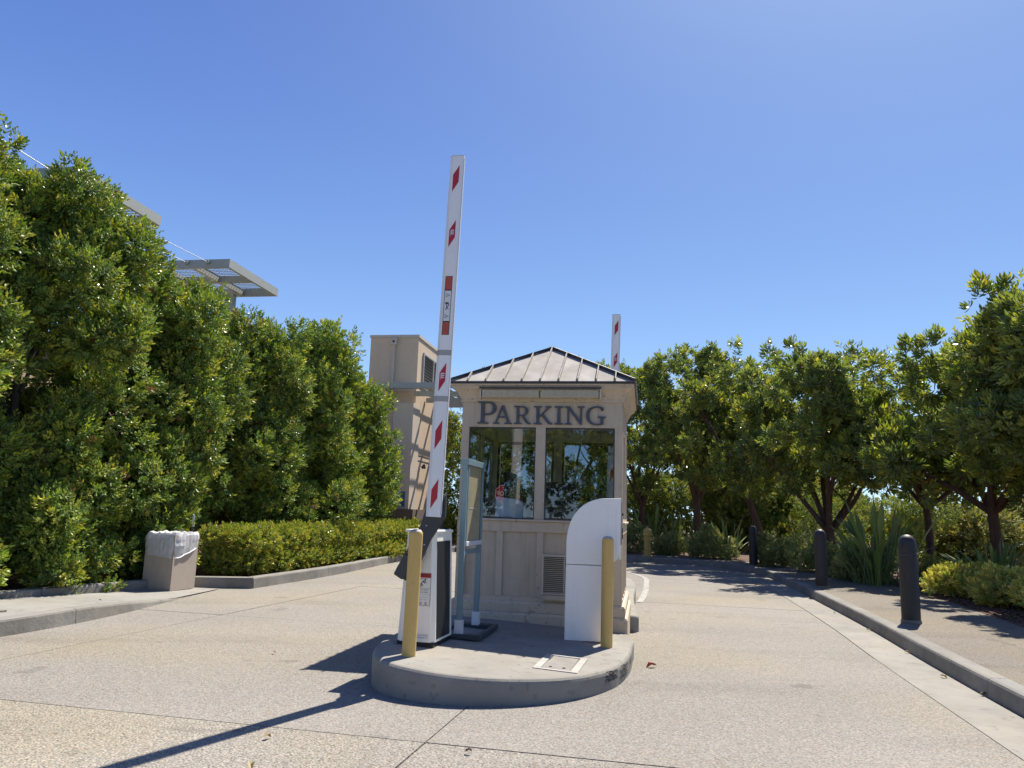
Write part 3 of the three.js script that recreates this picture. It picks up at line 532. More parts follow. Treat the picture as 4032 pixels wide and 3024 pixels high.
const armStickerTex = canvasTex(96, 760, (x, w, h) => {
  x.fillStyle = '#1c1c1c'; x.fillRect(0, 0, w, h); x.fillStyle = '#d8d8d4'; x.fillRect(7, 190, w - 14, 392); x.fillStyle = '#b5503a'; x.fillRect(7, 7, w - 14, 168); x.fillRect(7, 598, w - 14, 155);
  x.strokeStyle = '#7e3426'; x.lineWidth = 2; for (let i = 0; i < 7; i++) { x.beginPath(); x.moveTo(18 + i * 10, 30); x.lineTo(18 + i * 10, 140 - (i % 3) * 20); x.moveTo(18 + i * 10, 620); x.lineTo(18 + i * 10, 735 - (i % 2) * 26); x.stroke(); }
  x.strokeStyle = '#222'; x.lineWidth = 4; for (const y of [250, 520]) { x.beginPath(); x.moveTo(24, y - 24); x.lineTo(24, y + 24); x.lineTo(74, y); x.closePath(); x.stroke(); x.fillStyle = '#222'; x.fillRect(36, y - 3, 20, 6); }
  x.fillRect(20, 340, 46, 22); x.lineWidth = 10; x.beginPath(); x.moveTo(34, 362); x.lineTo(44, 400); x.lineTo(74, 380); x.moveTo(44, 400); x.lineTo(30, 440); x.moveTo(44, 400); x.lineTo(66, 432); x.stroke(); x.beginPath(); x.arc(62, 366, 9, 0, 7); x.fill();
});
const scribbleTex = canvasTex(200, 70, (x, w, h) => { x.fillStyle = '#d3d1c9'; x.fillRect(0, 0, w, h); x.strokeStyle = '#8d97a3'; x.lineWidth = 3; x.beginPath(); for (let i = 0; i <= 60; i++) x.lineTo(15 + i * 2.8, 24 + 12 * sin(i * 0.9) * cos(i * 0.21)); x.stroke(); x.fillStyle = '#55585c'; x.font = 'bold 15px sans-serif'; x.fillText('Security  Gates', 40, 60); });
M.warning = std({ map: warningTex, roughness: 0.5 }); M.armSticker = std({ map: armStickerTex, roughness: 0.5 }); M.scribble = std({ map: scribbleTex, roughness: 0.5 });
const skewMark = (w, h, k) => { const s = new THREE.Shape(); s.moveTo(-w / 2, -h / 2); s.lineTo(w / 2, -h / 2 + k); s.lineTo(w / 2, h / 2); s.lineTo(-w / 2, h / 2 - k); return metric(new THREE.ExtrudeGeometry(s, { depth: 0.0015, bevelEnabled: false })); };
const emblemGeo = (() => { // small white letter mark lying on its side with a line of print below it
  const g = []; for (const y of [-0.016, 0, 0.016]) g.push(new THREE.BoxGeometry(0.02, 0.0085, 0.001).translate(0.006 + (y === 0.016 ? 0.002 : 0), y + 0.012, 0));
  g.push(new THREE.BoxGeometry(0.007, 0.046, 0.001).translate(-0.006, 0.012, 0)); for (let i = 0; i < 6; i++) g.push(new THREE.BoxGeometry(0.006, 0.005, 0.001).translate(-0.016, -0.02 + i * 0.009, 0));
  return merged(g);
})();
function barrierGate(pos, turn, label, flip) {
  // local frame: x rightwards, z towards the approaching car; the arm swings in the x-y plane in front of the cabinet
  const t = thing('barrier_gate', label, 'barrier gate', pos, turn, 'raised barrier gates by the booth');
  const w = 0.145, H = 0.875;
  const side = (x) => x * flip;
  // cabinet: tapering box with chamfered front edges
  const ring = (hw, zf, zb, c) => [[-hw, zb], [-hw, zf - c], [-hw + c, zf], [hw - c, zf], [hw, zf - c], [hw, zb]];
  const lo = ring(w + 0.012, 0.0, -0.46, 0.035), hi = ring(w - 0.02, -0.03, -0.46, 0.035), pos3 = [], n = 6;
  const P = (r, i, y) => [r[(i + n) % n][0], y, r[(i + n) % n][1]];
  for (let i = 0; i < n; i++) { const a = P(lo, i, 0.03), b = P(lo, i + 1, 0.03), c = P(hi, i + 1, H), d = P(hi, i, H); pos3.push(...a, ...b, ...c, ...a, ...c, ...d); }
  for (let i = 1; i < n - 1; i++) pos3.push(...P(hi, 0, H), ...P(hi, i, H), ...P(hi, i + 1, H));
  const g = new THREE.BufferGeometry(); g.setAttribute('position', new THREE.Float32BufferAttribute(pos3, 3)); const f = metric(g); f.computeVertexNormals();
  mesh('cabinet', f, M.white, t);
  mesh('base_plate', boxUp(-w - 0.005, w + 0.005, -0.02, 0.031, -0.455, -0.008), M.black, t);
  const tilt = (gg) => gg; void tilt;
  // dark door panel on the side by the booth, and the lid
  const dp = boxUp(-0.004, 0.004, 0.05, H - 0.07, -0.4, -0.06); dp.applyMatrix4(new THREE.Matrix4().makeRotationZ(0.0379 * flip)); dp.translate(side(w + 0.0135), 0, 0); mesh('side_door', dp, M.black, t);
  mesh('lid', boxUp(-w + 0.008, w - 0.008, H - 0.004, H + 0.02, -0.47, -0.02, 0.01), M.white, t);
  const st = mesh('warning_sticker', new THREE.PlaneGeometry(0.155, 0.25), M.warning, t); st.position.set(0.03, 0.43, -0.0103); st.rotation.x = -0.0343;
  const sc = mesh('maker_sticker', new THREE.PlaneGeometry(0.11, 0.038), M.scribble, t); sc.position.set(0.05, 0.075, -0.0002); sc.rotation.x = -0.0343;
  // arm flange: two dark plates bolted round the pivot, with a counter-shoe below
  const br = part('arm_bracket', t, [0, 0, 0.02]); 
  const s = new THREE.Shape([[-0.165, 0.585], [-0.155, 0.545], [-0.09, 0.5], [-0.05, 0.505], [0.03, 0.66], [0.1, 0.82], [0.215, 1.0], [0.215, 1.17], [0.19, 1.175], [0.06, 1.075], [0.02, 0.93], [-0.08, 0.74]].map(([a, b]) => new THREE.Vector2(side(a), b)));
  mesh('plate', metric(new THREE.ExtrudeGeometry(s, { depth: 0.025, bevelEnabled: true, bevelSize: 0.004, bevelThickness: 0.004, bevelSegments: 2 })), M.bracket, br);
  const shoe = boxUp(-0.045, 0.045, -0.09, 0.1, 0, 0.06, 0.014); shoe.rotateZ(-0.5 * flip); shoe.translate(side(-0.105), 0.6, -0.012); mesh('counterweight', shoe, M.bracket, br);
  for (const [a, b] of [[0.03, 0.84], [0.07, 0.93], [0.15, 1.08], [0.06, 0.78]]) mesh('bolt', cyl(0.006, 0.006, 0.01, 0, 0, 0, 8).rotateX(PI / 2).translate(side(a), b, 0.03), M.galv, br);
  mesh('pivot', cyl(0.05, 0.05, 0.06, 0, 0, 0, 16).rotateX(PI / 2).translate(0, 0.72, -0.06), M.bracket, br);
  // the arm
  const L = 3.03, arm = part('arm', t, [side(0.13), 1.0, 0.08]); arm.rotation.z = ARM_TILT * flip;
  const aw = 0.061, ad = 0.032, oc = [[-aw, -ad + 0.018], [-aw + 0.02, -ad], [aw - 0.014, -ad], [aw, -ad + 0.014], [aw, ad - 0.014], [aw - 0.014, ad], [-aw + 0.03, ad], [-aw, ad - 0.03]];
  const ss = new THREE.Shape(oc.map(([a, b]) => new THREE.Vector2(a, -b)));
  const ag = (h0, h1, k = 1) => { const q = new THREE.ExtrudeGeometry(new THREE.Shape(oc.map(([a, b]) => new THREE.Vector2(a * k, -b * k))), { depth: h1 - h0, bevelEnabled: false }); q.rotateX(-PI / 2); q.translate(0, h0, 0); return metric(q); }; void ss;
  mesh('profile', ag(0, L), M.armWhite, arm); mesh('end_cap', ag(L, L + 0.012, 1.03), M.sleeve, arm);
  mesh('joint_band', ag(1.30, 1.345, 1.04), M.tape, arm); mesh('joint_band', ag(0.92, 0.965, 1.035), M.tape, arm);
  for (const y of [0.18, 0.65, 1.12, 2.34, 2.83]) {
    const mk = mesh('red_mark', skewMark(0.052, 0.235, 0.085), M.red, arm); mk.position.set(0.008, y, ad + 0.0005);
    if (y === 1.12 || y === 2.34) { const e = mesh('emblem', emblemGeo, M.sleeve, mk); e.position.set(0, 0, 0.0025); }
  }
  const as = mesh('warning_strip', new THREE.PlaneGeometry(0.062, 0.5), M.armSticker, arm); as.position.set(0.008, 1.72, ad + 0.0012);
  mesh('painted_lit_edge', boxUp(aw + 0.0005, aw + 0.006, 0.02, L - 0.01, -0.01, 0.01), M.sleeve, arm);  // pale strip put on to draw the sunlit edge of the arm
  return t;
}
const ARM_TILT = -0.022;
{
  const x = -0.70, z = -6.29; // middle of the cabinet's front foot
  barrierGate([x, islandY(x, z) + 0.005, z], -rad(13), 'white barrier gate cabinet with tall raised arm behind the left yellow bollard', 1);
  barrierGate([1.36, islandY(1.36, -11.35) + 0.005, -11.35], -rad(10), 'barrier gate behind the booth with only its raised arm showing above the roof', 1);
}

// ───────────── sign stand ─────────────
{
  const A = V(-0.385, 0, -6.76), B = V(-0.265, 0, -7.36), mid = A.clone().add(B).multiplyScalar(0.5), y = islandY(mid.x, mid.z);
  const t = thing('sign_stand', 'teal metal sign stand with framed board, turned edge-on before the booth', 'sign stand', [mid.x, y, mid.z], Math.atan2(-(B.z - A.z), B.x - A.x));
  const L = A.distanceTo(B) / 2; // local +x runs away from the camera
  for (const s of [-1, 1]) {
    mesh('post', boxUp(s * L - 0.02, s * L + 0.02, 0.03, 1.5, -0.024, 0.024, 0.004), M.teal, t);
    mesh('sleeve', boxUp(s * L - 0.027, s * L + 0.027, 0.03, 0.15, -0.035, 0.035, 0.003), M.sleeve, t);
    mesh('side_frame', boxUp(s * (L - 0.036) - 0.0155, s * (L - 0.036) + 0.0155, 0.80, 1.46, -0.028, 0.028, 0.003), M.teal, t);
  }
  mesh('top_rail', boxUp(-L - 0.023, L + 0.023, 1.46, 1.515, -0.036, 0.036, 0.004), M.teal, t);
  mesh('bottom_rail', boxUp(-L + 0.022, L - 0.022, 0.76, 0.8, -0.033, 0.033, 0.004), M.sleeve, t);
  mesh('cross_bar', boxUp(-L + 0.022, L - 0.022, 0.69, 0.725, -0.02, 0.02, 0.004), M.teal, t);
  const board = std({ map: (() => { const a = fbm(401, 5, 5), b = fbm(404, 20, 3), r = grain(3); return texture(512, (u, v) => { const m = 0.85 + a(u, v) * 0.25 + (b(u, v) - 0.5) * 0.15 + (r() - 0.5) * 0.08; return [0.50, 0.44, 0.30].map((q) => q * m); }); })(), roughness: 0.6 });
  mesh('board', boxUp(-L + 0.052, L - 0.052, 0.8, 1.46, -0.012, 0.012), board, t);
  mesh('glazing', new THREE.PlaneGeometry(2 * L - 0.104, 0.66).translate(0, 1.13, 0.02), M.acrylic, t); mesh('glazing', new THREE.PlaneGeometry(2 * L - 0.104, 0.66).rotateY(PI).translate(0, 1.13, -0.02), M.acrylic, t);
  mesh('paper_strip', boxUp(-0.16, 0.1, 1.08, 1.092, 0.0125, 0.014), M.sleeve, t); mesh('paper_strip', boxUp(-0.16, 0.1, 1.08, 1.092, -0.014, -0.0125), M.sleeve, t);
  mesh('base_frame', merged([boxUp(-0.37, 0.37, 0.004, 0.042, 0.16, 0.2, 0.004), boxUp(-0.37, 0.37, 0.004, 0.042, -0.2, -0.16, 0.004), boxUp(-0.37, -0.33, 0.005, 0.041, -0.16, 0.16), boxUp(0.33, 0.37, 0.005, 0.041, -0.16, 0.16), boxUp(-L - 0.02, -L + 0.02, 0.006, 0.038, -0.16, 0.16), boxUp(L - 0.02, L + 0.02, 0.006, 0.038, -0.16, 0.16)]), M.tealDark, t);
  t.rotation.order = 'YXZ';
}

// ───────────── cardboard box and bag ─────────────
{
  const gx = -4.97, gz = -11.7, yaw = rad(76), by = 0.03;
  const t = thing('cardboard_box', 'tall brown cardboard box used as a bin on the concrete apron', 'box', [gx, by, gz], yaw);
  const w = 0.55, d = 0.48, h = 0.79;
  mesh('side', merged([boxUp(-w / 2, w / 2, 0, h, d / 2 - 0.006, d / 2), boxUp(-w / 2, w / 2, 0, h, -d / 2, -d / 2 + 0.006), boxUp(-w / 2, -w / 2 + 0.006, 0.001, h - 0.001, -d / 2 + 0.006, d / 2 - 0.006), boxUp(w / 2 - 0.006, w / 2, 0.001, h - 0.001, -d / 2 + 0.006, d / 2 - 0.006)]), M.cardboard, t);
  mesh('bottom', boxUp(-w / 2 + 0.006, w / 2 - 0.006, 0.002, 0.012, -d / 2 + 0.006, d / 2 - 0.006), M.cardboard, t);
  mesh('bottom_flap', boxUp(w / 2 + 0.001, w / 2 + 0.004, 0.0, 0.055, -d / 2 + 0.01, d / 2 - 0.01), M.cardboard, t);
  // clear-white bin liner turned over the rim, hanging lower and knotted at one corner
  const bagT = thing('trash_bag', 'white plastic trash bag folded over the top of the cardboard box', 'bag', [gx, by, gz], yaw), r = RNG(91), nA = 54, nR = 10, seam = [], pos = [], idx = [];
  const noise = fbm(93, 6, 4), SIDE = 0.9; // the corner of the box that the liner sags from
  for (let j = 0; j <= nR; j++) for (let i = 0; i <= nA; i++) {
    const a = i / nA * 2 * PI, ca = cos(a), sa = sin(a), sq = 1 / Math.pow(Math.pow(abs(ca), 6) + Math.pow(abs(sa), 6), 1 / 6);
    const nz = noise(i / nA, j / nR * 0.7) - 0.5, bulgeDir = max(0, cos(a - SIDE + 0.15)) ** 1.5;
    let k, y;
    const tt = j / nR; // 0 deep inside the box, rim at 0.3, hem at 1
    const hem = 0.27 + 0.085 * cos(a - SIDE - 2.7) + 0.015 * sin(a * 3 + 1), fold = 1 - 2 * abs(noise(i / nA * 0.9 + 0.05, tt * 0.5 + 0.3) - 0.5) * 2.2; // hangs lowest towards the road
    if (tt < 0.3) { k = 0.7 + 0.29 * tt / 0.3; y = h - 0.02 + 0.045 * sin(tt / 0.3 * PI / 2); }
    else { const q = (tt - 0.3) / 0.7; k = 1.03 + 0.16 * sin(Math.pow(q, 0.6) * PI * 0.9) * (0.7 + 0.3 * cos(a - SIDE)) + bulgeDir * 0.42 * Math.pow(q, 0.9) - 0.015 * q; y = h + 0.03 - hem * (0.1 * sqrt(q) + 0.9 * Math.pow(q, 1.15)); }
    k += nz * 0.12 * (tt > 0.2 ? 1 : 0.4) + 0.045 * fold * max(0, tt - 0.25) + 0.01 * sin(a * 27 + tt * 3) * tt; y += nz * 0.03 + (tt < 0.4 ? 0.012 * sin(a * 13) * (1 - tt) : 0);
    if (i < nA) { k += (r() - 0.5) * 0.035 * tt; y += (r() - 0.5) * 0.02; seam[j] ??= [k, y]; } else [k, y] = seam[j];
    pos.push(ca * sq * w / 2 * k, y, -sa * sq * d / 2 * k);
    if (j && i) { const q = j * (nA + 1) + i; idx.push(q, q - nA - 1, q - 1, q - 1, q - nA - 1, q - nA - 2); }
  }
  const g = new THREE.BufferGeometry(); g.setAttribute('position', new THREE.Float32BufferAttribute(pos, 3)); g.setIndex(idx); g.computeVertexNormals();
  mesh('liner', g, M.bag, bagT);
  const hemPts = []; for (let i = 0; i <= nA; i += 3) { const q = (nR * (nA + 1) + i) * 3; hemPts.push(V(pos[q], pos[q + 1], pos[q + 2])); }
  hemPts.pop(); mesh('hem', new THREE.TubeGeometry(new THREE.CatmullRomCurve3(hemPts, true), 96, 0.012, 6, true), M.bag, bagT);
  const q = (nR * (nA + 1) + 8) * 3, kx = V(pos[q], pos[q + 1], pos[q + 2]);
  mesh('knot', merged([new THREE.IcosahedronGeometry(0.02, 1).translate(kx.x, kx.y, kx.z), new THREE.ConeGeometry(0.022, 0.09, 7).rotateZ(0.7).translate(kx.x + 0.025, kx.y - 0.045, kx.z + 0.02)]), M.bag, bagT);
}
{
  const t = thing('marker_pipe', 'short grey plastic pipe standing behind the cardboard box', 'pipe', [-5.13, 0.09, -12.75]);
  mesh('shaft', cyl(0.026, 0.026, 0.82, 0, 0, 0, 14), M.bracket, t); mesh('collar', cyl(0.034, 0.034, 0.1, 0, 0.82, 0, 14), M.galv, t); mesh('tip', cyl(0.03, 0.024, 0.09, 0, 0.92, 0, 14), M.galv, t);
}

// ───────────── fire hydrant ─────────────
{
  const t = thing('fire_hydrant', 'faded yellow fire hydrant on the footway at the far bend', 'fire hydrant', [4.22, 0.142, -23.55], rad(20));
  const lp = (a, s = 20) => new THREE.LatheGeometry(a.map((p) => new THREE.Vector2(...p)), s);
  mesh('flange', lp([[0, 0], [0.17, 0], [0.17, 0.04], [0.1, 0.05]], 12), M.hydrant, t);
  mesh('barrel', lp([[0.1, 0.04], [0.105, 0.18], [0.115, 0.2], [0.115, 0.23], [0.105, 0.25], [0.108, 0.6], [0.15, 0.62], [0.15, 0.66], [0.12, 0.68]]), M.hydrant, t);
  mesh('bonnet', lp([[0.13, 0.675], [0.135, 0.72], [0.12, 0.79], [0.07, 0.83], [0.035, 0.84], [0.035, 0.88], [0, 0.885]]), M.hydrant, t);
  for (const a of [0, PI / 2, PI]) { const o = cyl(0.055, 0.055, 0.09, 0, 0, 0, 12).rotateX(PI / 2).translate(0, 0.52, 0.1); const c = cyl(0.065, 0.06, 0.04, 0, 0, 0, 6).rotateX(PI / 2).translate(0, 0.52, 0.19); const m = mesh('outlet', o.rotateY(a), M.hydrant, t); mesh('outlet_cap', c.rotateY(a), M.hydrant, m); }
}

// ───────────── building on the left with its trellises ─────────────
const yawPt = (x, z) => { const v = V(x, 0, z).applyAxisAngle(UPV, YAW); return v; };
{
  const B = thing('stucco_building', 'beige stucco building with louvred stair tower behind the left hedge', 'building', [-3.02, 0, -24], YAW); // origin: near right corner of the tower
  mesh('tower', boxUp(-1.6, 0, 0.05, 6.74, -3.4, 0), M.stucco, B);
  mesh('parapet_cap', boxUp(-1.63, 0.03, 6.742, 6.83, -3.43, 0.03), M.stuccoTrim, B);
  // louvre in the sunny side of the tower
  const lv = part('louvre', B, [0, 5.25, -1.75]);
  mesh('frame', merged([boxUp(0.002, 0.05, 0, 1.12, -1.2, -1.14), boxUp(0.002, 0.05, 0, 1.12, 1.14, 1.2), boxUp(0.002, 0.05, 1.06, 1.12, -1.139, 1.139), boxUp(0.002, 0.05, 0, 0.05, -1.139, 1.139), boxUp(0.002, 0.05, 0.051, 1.059, -0.03, 0.03)]), M.louver, lv);
  mesh('backing', boxUp(0.001, 0.008, 0.05, 1.06, -1.14, 1.14), M.darkBacking, lv);
  for (let i = 0; i < 10; i++) for (const s of [0, 1]) { const q = boxAt(0.06, 0.008, 1.1, 0, 0, 0); q.rotateZ(-0.6); q.translate(0.04, 0.1 + i * 0.1, s ? 0.585 : -0.585); mesh('slat', q, M.louver, lv); }
  mesh('downpipe', merged([boxUp(-0.84, -0.75, 4.9, 6.55, 0.002, 0.08), boxUp(-0.9, -0.7, 6.5, 6.72, 0.001, 0.1)]), M.stuccoTrim, B);
  mesh('outlet', cyl(0.035, 0.035, 0.01, 0, 0, 0, 12).rotateX(PI / 2).translate(-0.8, 6.6, 0.103), M.dark, B);
  mesh('corner_pier', boxUp(-0.62, 0.02, 0.05, 4.6, -0.5, 0.25), M.stuccoTrim, B);
  mesh('downpipe', cyl(0.05, 0.05, 2.3, -0.35, 0.9, 0.32, 10), M.stuccoTrim, B);
  mesh('plinth', boxUp(-0.66, 0.26, 0.05, 1.32, -3.2, 0.55), M.brownWall, B);
  // wing behind the hedge
  mesh('wing_wall', boxUp(-9.5, -1.62, 0.05, 4.3, -1.2, -0.4), M.stucco, B);
  mesh('wing_wall', boxUp(-5.2, -4.4, 0.05, 4.0, -0.39, 13.2), M.stucco, B);
  mesh('wing_roof', boxUp(-9.6, -4.3, 4.302, 4.45, -1.3, 13.4), M.stuccoTrim, B);
  // wall light and its conduit on the sunny side
  const wl = part('wall_light', B, [0.02, 2.62, -0.9]);
  mesh('fitting', cyl(0.07, 0.04, 0.14, 0.09, 0, 0, 12), M.bracket, wl); mesh('bracket', boxUp(0, 0.09, 0.04, 0.08, -0.02, 0.02), M.bracket, wl);
  mesh('conduit', merged([boxUp(0.001, 0.012, 2.86, 2.874, -3.3, -0.01), boxUp(0.001, 0.012, 3.02, 3.034, -3.3, -0.01)]), M.brownWall, B);
  // notices on the pier
  const n1 = canvasTex(128, 128, (x) => { x.fillStyle = '#c9ccd2'; x.fillRect(0, 0, 128, 128); x.strokeStyle = '#7d8590'; x.lineWidth = 3; for (let i = 0; i < 9; i++) { x.beginPath(); x.moveTo(12, 14 + i * 12); x.lineTo(112 - (i % 3) * 18, 14 + i * 12); x.stroke(); } });
  mesh('notice', boxUp(-0.55, -0.28, 1.45, 1.75, 0.2505, 0.256), std({ map: (n1.repeat.set(3.7, 3.3), n1.wrapS = n1.wrapT = THREE.RepeatWrapping, n1), roughness: 0.6 }), B);
  mesh('blue_notice', boxUp(-0.24, -0.1, 1.4, 1.85, 0.2505, 0.256), std({ color: rgb(0.05, 0.10, 0.24), roughness: 0.5 }), B);
}
function trellis(name, label, corner, x0, x1, d0, d1, post) { // local: x along the row of rafters, -z onwards; corner = near right corner at its top
  const t = thing(name, label, 'trellis', corner, YAW, 'steel trellis canopies over the hedge');
  const h = 0.19, top = 6.53;
  mesh('fascia', boxUp(x0, x1, top - h, top, -0.06, 0), M.steel, t);
  mesh('fascia', boxUp(x1 - 0.06, x1, top - h, top, -(d1 - 0.0), -0.061), M.steel, t);
  mesh('fascia', boxUp(x0, x1 - 0.061, top - h, top, -d1, -d1 + 0.06), M.steel, t);
  for (let i = 1; i * 0.9 < x1 - x0; i++) mesh('rafter', boxUp(x1 - i * 0.9 - 0.04, x1 - i * 0.9 + 0.04, top - h + 0.015, top - 0.03, -d1 + 0.06, -0.061), M.steel, t);
  mesh('purlin', boxUp(x0, x1 - 0.061, top - h + 0.005, top - 0.028, -d1 / 2 - 0.05, -d1 / 2 + 0.05), M.steel, t);
  const bars = []; for (let z = 0.14; z < d1 - 0.08; z += 0.11) bars.push(boxUp(x0, x1 - 0.061, top - 0.02, top - 0.006, -z - 0.004, -z + 0.004)); for (let x = x0 + 0.1; x < x1 - 0.08; x += 0.11) bars.push(boxUp(x - 0.0035, x + 0.0035, top - 0.019, top - 0.007, -d1 + 0.06, -0.061));
  const gr = mesh('grating', merged(bars), M.steel, t); gr.userData.kind = 'stuff';
  if (post) mesh('post', boxUp(post - 0.08, post + 0.08, 0.1, top - h - 0.002, -d1 + 0.2, -d1 + 0.36), M.steel, t);
  for (const x of [x1 - 0.5, x1 - 1.0]) mesh('cable_lug', boxUp(x - 0.03, x + 0.03, top - 0.11, top - 0.03, 0.001, 0.06), M.steel, t);
  return t;
}
{
  const p = V(-6.19, 0, -16);
  const far = trellis('steel_trellis', 'grey steel trellis canopy farther along, above the middle hedge trees', [p.x, 0, p.z], -2.6, 0, 0, 2.25, -1.05);
  const q = V(-6.98, 0, -11.55), near = trellis('steel_trellis', 'grey steel trellis canopy nearer the camera, half hidden by the tallest hedge trees', [q.x, 0, q.z], -2.6, 0, 0, 2.1, -1.05);
  for (const x of [-0.5, -1.0]) { // stay wires run from the near canopy to the far one
    const a = V(x, 6.36, -2.1), b = far.worldToLocal ? V(x, 6.46, 0.05).applyAxisAngle(UPV, YAW).add(V(p.x - q.x, 0, p.z - q.z)).applyAxisAngle(UPV, -YAW) : a;
    mesh('stay_wire', new THREE.TubeGeometry(new THREE.LineCurve3(a, b), 1, 0.007, 5), M.galv, near);
  }
  mesh('stay_wire', new THREE.TubeGeometry(new THREE.LineCurve3(V(-0.5, 6.46, 0.05), V(-0.55, 6.6, 3.4)), 1, 0.009, 5), M.galv, near);
  mesh('post', boxUp(-0.63, -0.47, 0.1, 6.6, 3.4, 3.56), M.steel, near);
}
{ // sun trellis round the tower
  const t = thing('tower_trellis', 'grey green steel sun trellis projecting round the stair tower', 'trellis', [-3.02, 0, -24], YAW);
  const y = 5.0;
  mesh('beam', boxUp(-0.9, 1.55, y - 0.03, y + 0.14, 0.75, 0.85), M.steel, t); mesh('beam', boxUp(-0.9, 1.55, y - 0.03, y + 0.14, -3.4, -3.3), M.steel, t); mesh('beam', boxUp(1.45, 1.55, y - 0.031, y + 0.139, -3.29, 0.74), M.steel, t); mesh('beam', boxUp(-0.9, -0.8, y - 0.031, y + 0.139, 0.01, 0.74), M.steel, t);
  for (const z of [0.3, -1.1, -2.2]) mesh('bracket', boxUp(0.03, 1.445, y - 0.2, y - 0.05, z - 0.05, z + 0.05), M.steel, t);
  for (let i = 0; i < 5; i++) { const s = boxUp(-0.05, 0.05, -0.008, 0.008, -3.28, 0.73); s.rotateZ(0.9); s.translate(0.2 + i * 0.28, y + 0.06, 0); mesh('slat', s, M.steel, t); }
  for (let i = 0; i < 4; i++) mesh('slat', boxUp(-0.79, 0.12, y + 0.05, y + 0.066, 0.1 + i * 0.16, 0.2 + i * 0.16), M.steel, t);
}

// ───────────── hedge trees on the left ─────────────
function hedgeTree(seed, x, z, h, rx, rz, label, count, spr, pal, opt = {}) {
  const t = thing('hedge_tree', label, 'tree', [x, 0.09, z], rad(opt.turn ?? 0), 'tall clipped trees of the left hedge'), r = RNG(seed);
  const trunk = part('trunk', t); void trunk; t.remove(trunk);
  mesh('trunk', taperTube([V(0, -0.05, 0), V(0.05, h * 0.2, 0.03), V(-0.06, h * 0.45, 0), V(0.02, h * 0.75, 0)], 0.085, 0.025, 8, 10), M.greyBark, t);
  for (let i = 0; i < 6; i++) { const a = i * 1.05 + r(), y0 = h * (0.12 + 0.08 * i); mesh('branch', taperTube([V(0, y0, 0), V(cos(a) * rx * 0.35, y0 + h * 0.13, sin(a) * rz * 0.35), V(cos(a) * rx * 0.7, y0 + h * 0.3, sin(a) * rz * 0.7)], 0.035, 0.008, 6, 6), M.greyBark, t); }
  const cl = [...clumpsIn(seed + 1, opt.n ?? 125, [0, h * 0.52, 0], rx * 0.92, h * 0.43, rz * 0.9, 0.17, 0.4, 3.0), ...clumpsIn(seed + 2, 16, [0, h * 0.84, 0], rx * 0.8, h * 0.13, rz * 0.7, 0.18, 0.36)];
  if (opt.skirt !== 0) cl.push(...clumpsBox(seed + 3, 22, -rx * 0.95, rx * 0.95, 0.15, h * 0.3, -rz * 0.6, rz * 0.9, 0.22, 0.42));
  const gaps = Array.from({ length: 14 }, () => { const a = r() * 2 * PI; return [cos(a) * rx * 0.95, h * (0.12 + r() * 0.75), sin(a) * rz * 0.95, 0.14 + r() * 0.22]; });
  const keep = (p) => !gaps.some(([x, y, z, q]) => (p.x - x) ** 2 + ((p.y - y) * 0.8) ** 2 + (p.z - z) ** 2 < q * q);
  for (let i = 0; i < 16; i++) cl.push([(r() - 0.5) * rx * 1.6, h * (0.88 + r() * 0.08), (r() - 0.5) * rz, 0.1 + r() * 0.1, 1.8]);
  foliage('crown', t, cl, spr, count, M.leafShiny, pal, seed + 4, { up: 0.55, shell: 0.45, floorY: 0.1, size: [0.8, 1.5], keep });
  return t;
}
hedgeTree(1000, -8.0, -8.9, 6.35, 1.83, 1.37, 'tallest glossy green hedge tree at the left edge of the picture', 20296, SPR.laurel, PAL.laurel);
hedgeTree(1100, -7.1, -11.0, 6.1, 1.65, 1.26, 'broad hedge tree directly behind the back kerb, second from the left', 20296, SPR.laurel, PAL.laurel);
hedgeTree(1200, -6.4, -13.2, 5.25, 1.52, 1.21, 'hedge tree under the near end of the farther trellis, behind the cardboard box', 16831, SPR.laurel, PAL.laurel, { skirt: 0 });
hedgeTree(1300, -5.75, -15.6, 5.0, 1.46, 1.26, 'hedge tree below the corner of the farther trellis', 16088, SPR.laurel, PAL.laurel, { skirt: 0 });
hedgeTree(1400, -5.0, -18.0, 5.45, 1.52, 1.26, 'hedge tree with wispy upright top, second from the stair tower', 15346, SPR.laurelFar, PAL.laurel);
hedgeTree(1500, -4.4, -20.3, 4.5, 1.40, 1.21, 'lower flat-sided hedge tree next to the stair tower', 14851, SPR.laurelFar, PAL.laurel);
{ // low shrubs under the hedge trees
  let k = 0;
  for (const [x, z, h, rx, rz, label] of [[-6.95, -8.9, 1.7, 0.8, 1.1, 'leafy dark shrub at the kerb by the left edge'], [-6.2, -10.9, 1.6, 0.6, 1.1, 'leafy dark shrub at the kerb left of the cardboard box'], [-5.75, -12.6, 1.3, 0.6, 0.6, 'dark shrub directly behind the cardboard box'], [-4.85, -16.6, 1.7, 0.8, 0.9, 'shrub growing under the trees behind the middle of the low hedge'], [-4.25, -18.4, 1.8, 0.7, 0.9, 'bright shrub growing under the trees behind the far end of the low hedge']]) {
    const t = thing('understorey_shrub', label, 'shrub', [x, 0.09, z], 0, 'shrubs under the hedge trees');
    mesh('stem', taperTube([V(0, -0.02, 0), V(0.05, h * 0.3, 0.02), V(0, h * 0.6, 0)], 0.025, 0.01, 6, 5), M.greyBark, t);
    foliage('leaves', t, clumpsIn(2000 + k * 10, 36, [0, h * 0.45, 0], rx * 0.95, h * 0.42, rz * 0.8, 0.15, 0.3, 4), SPR.laurel, 3000, M.leafShiny, PAL.laurel, 2001 + k++ * 10, { floorY: 0.06 });
  }
}
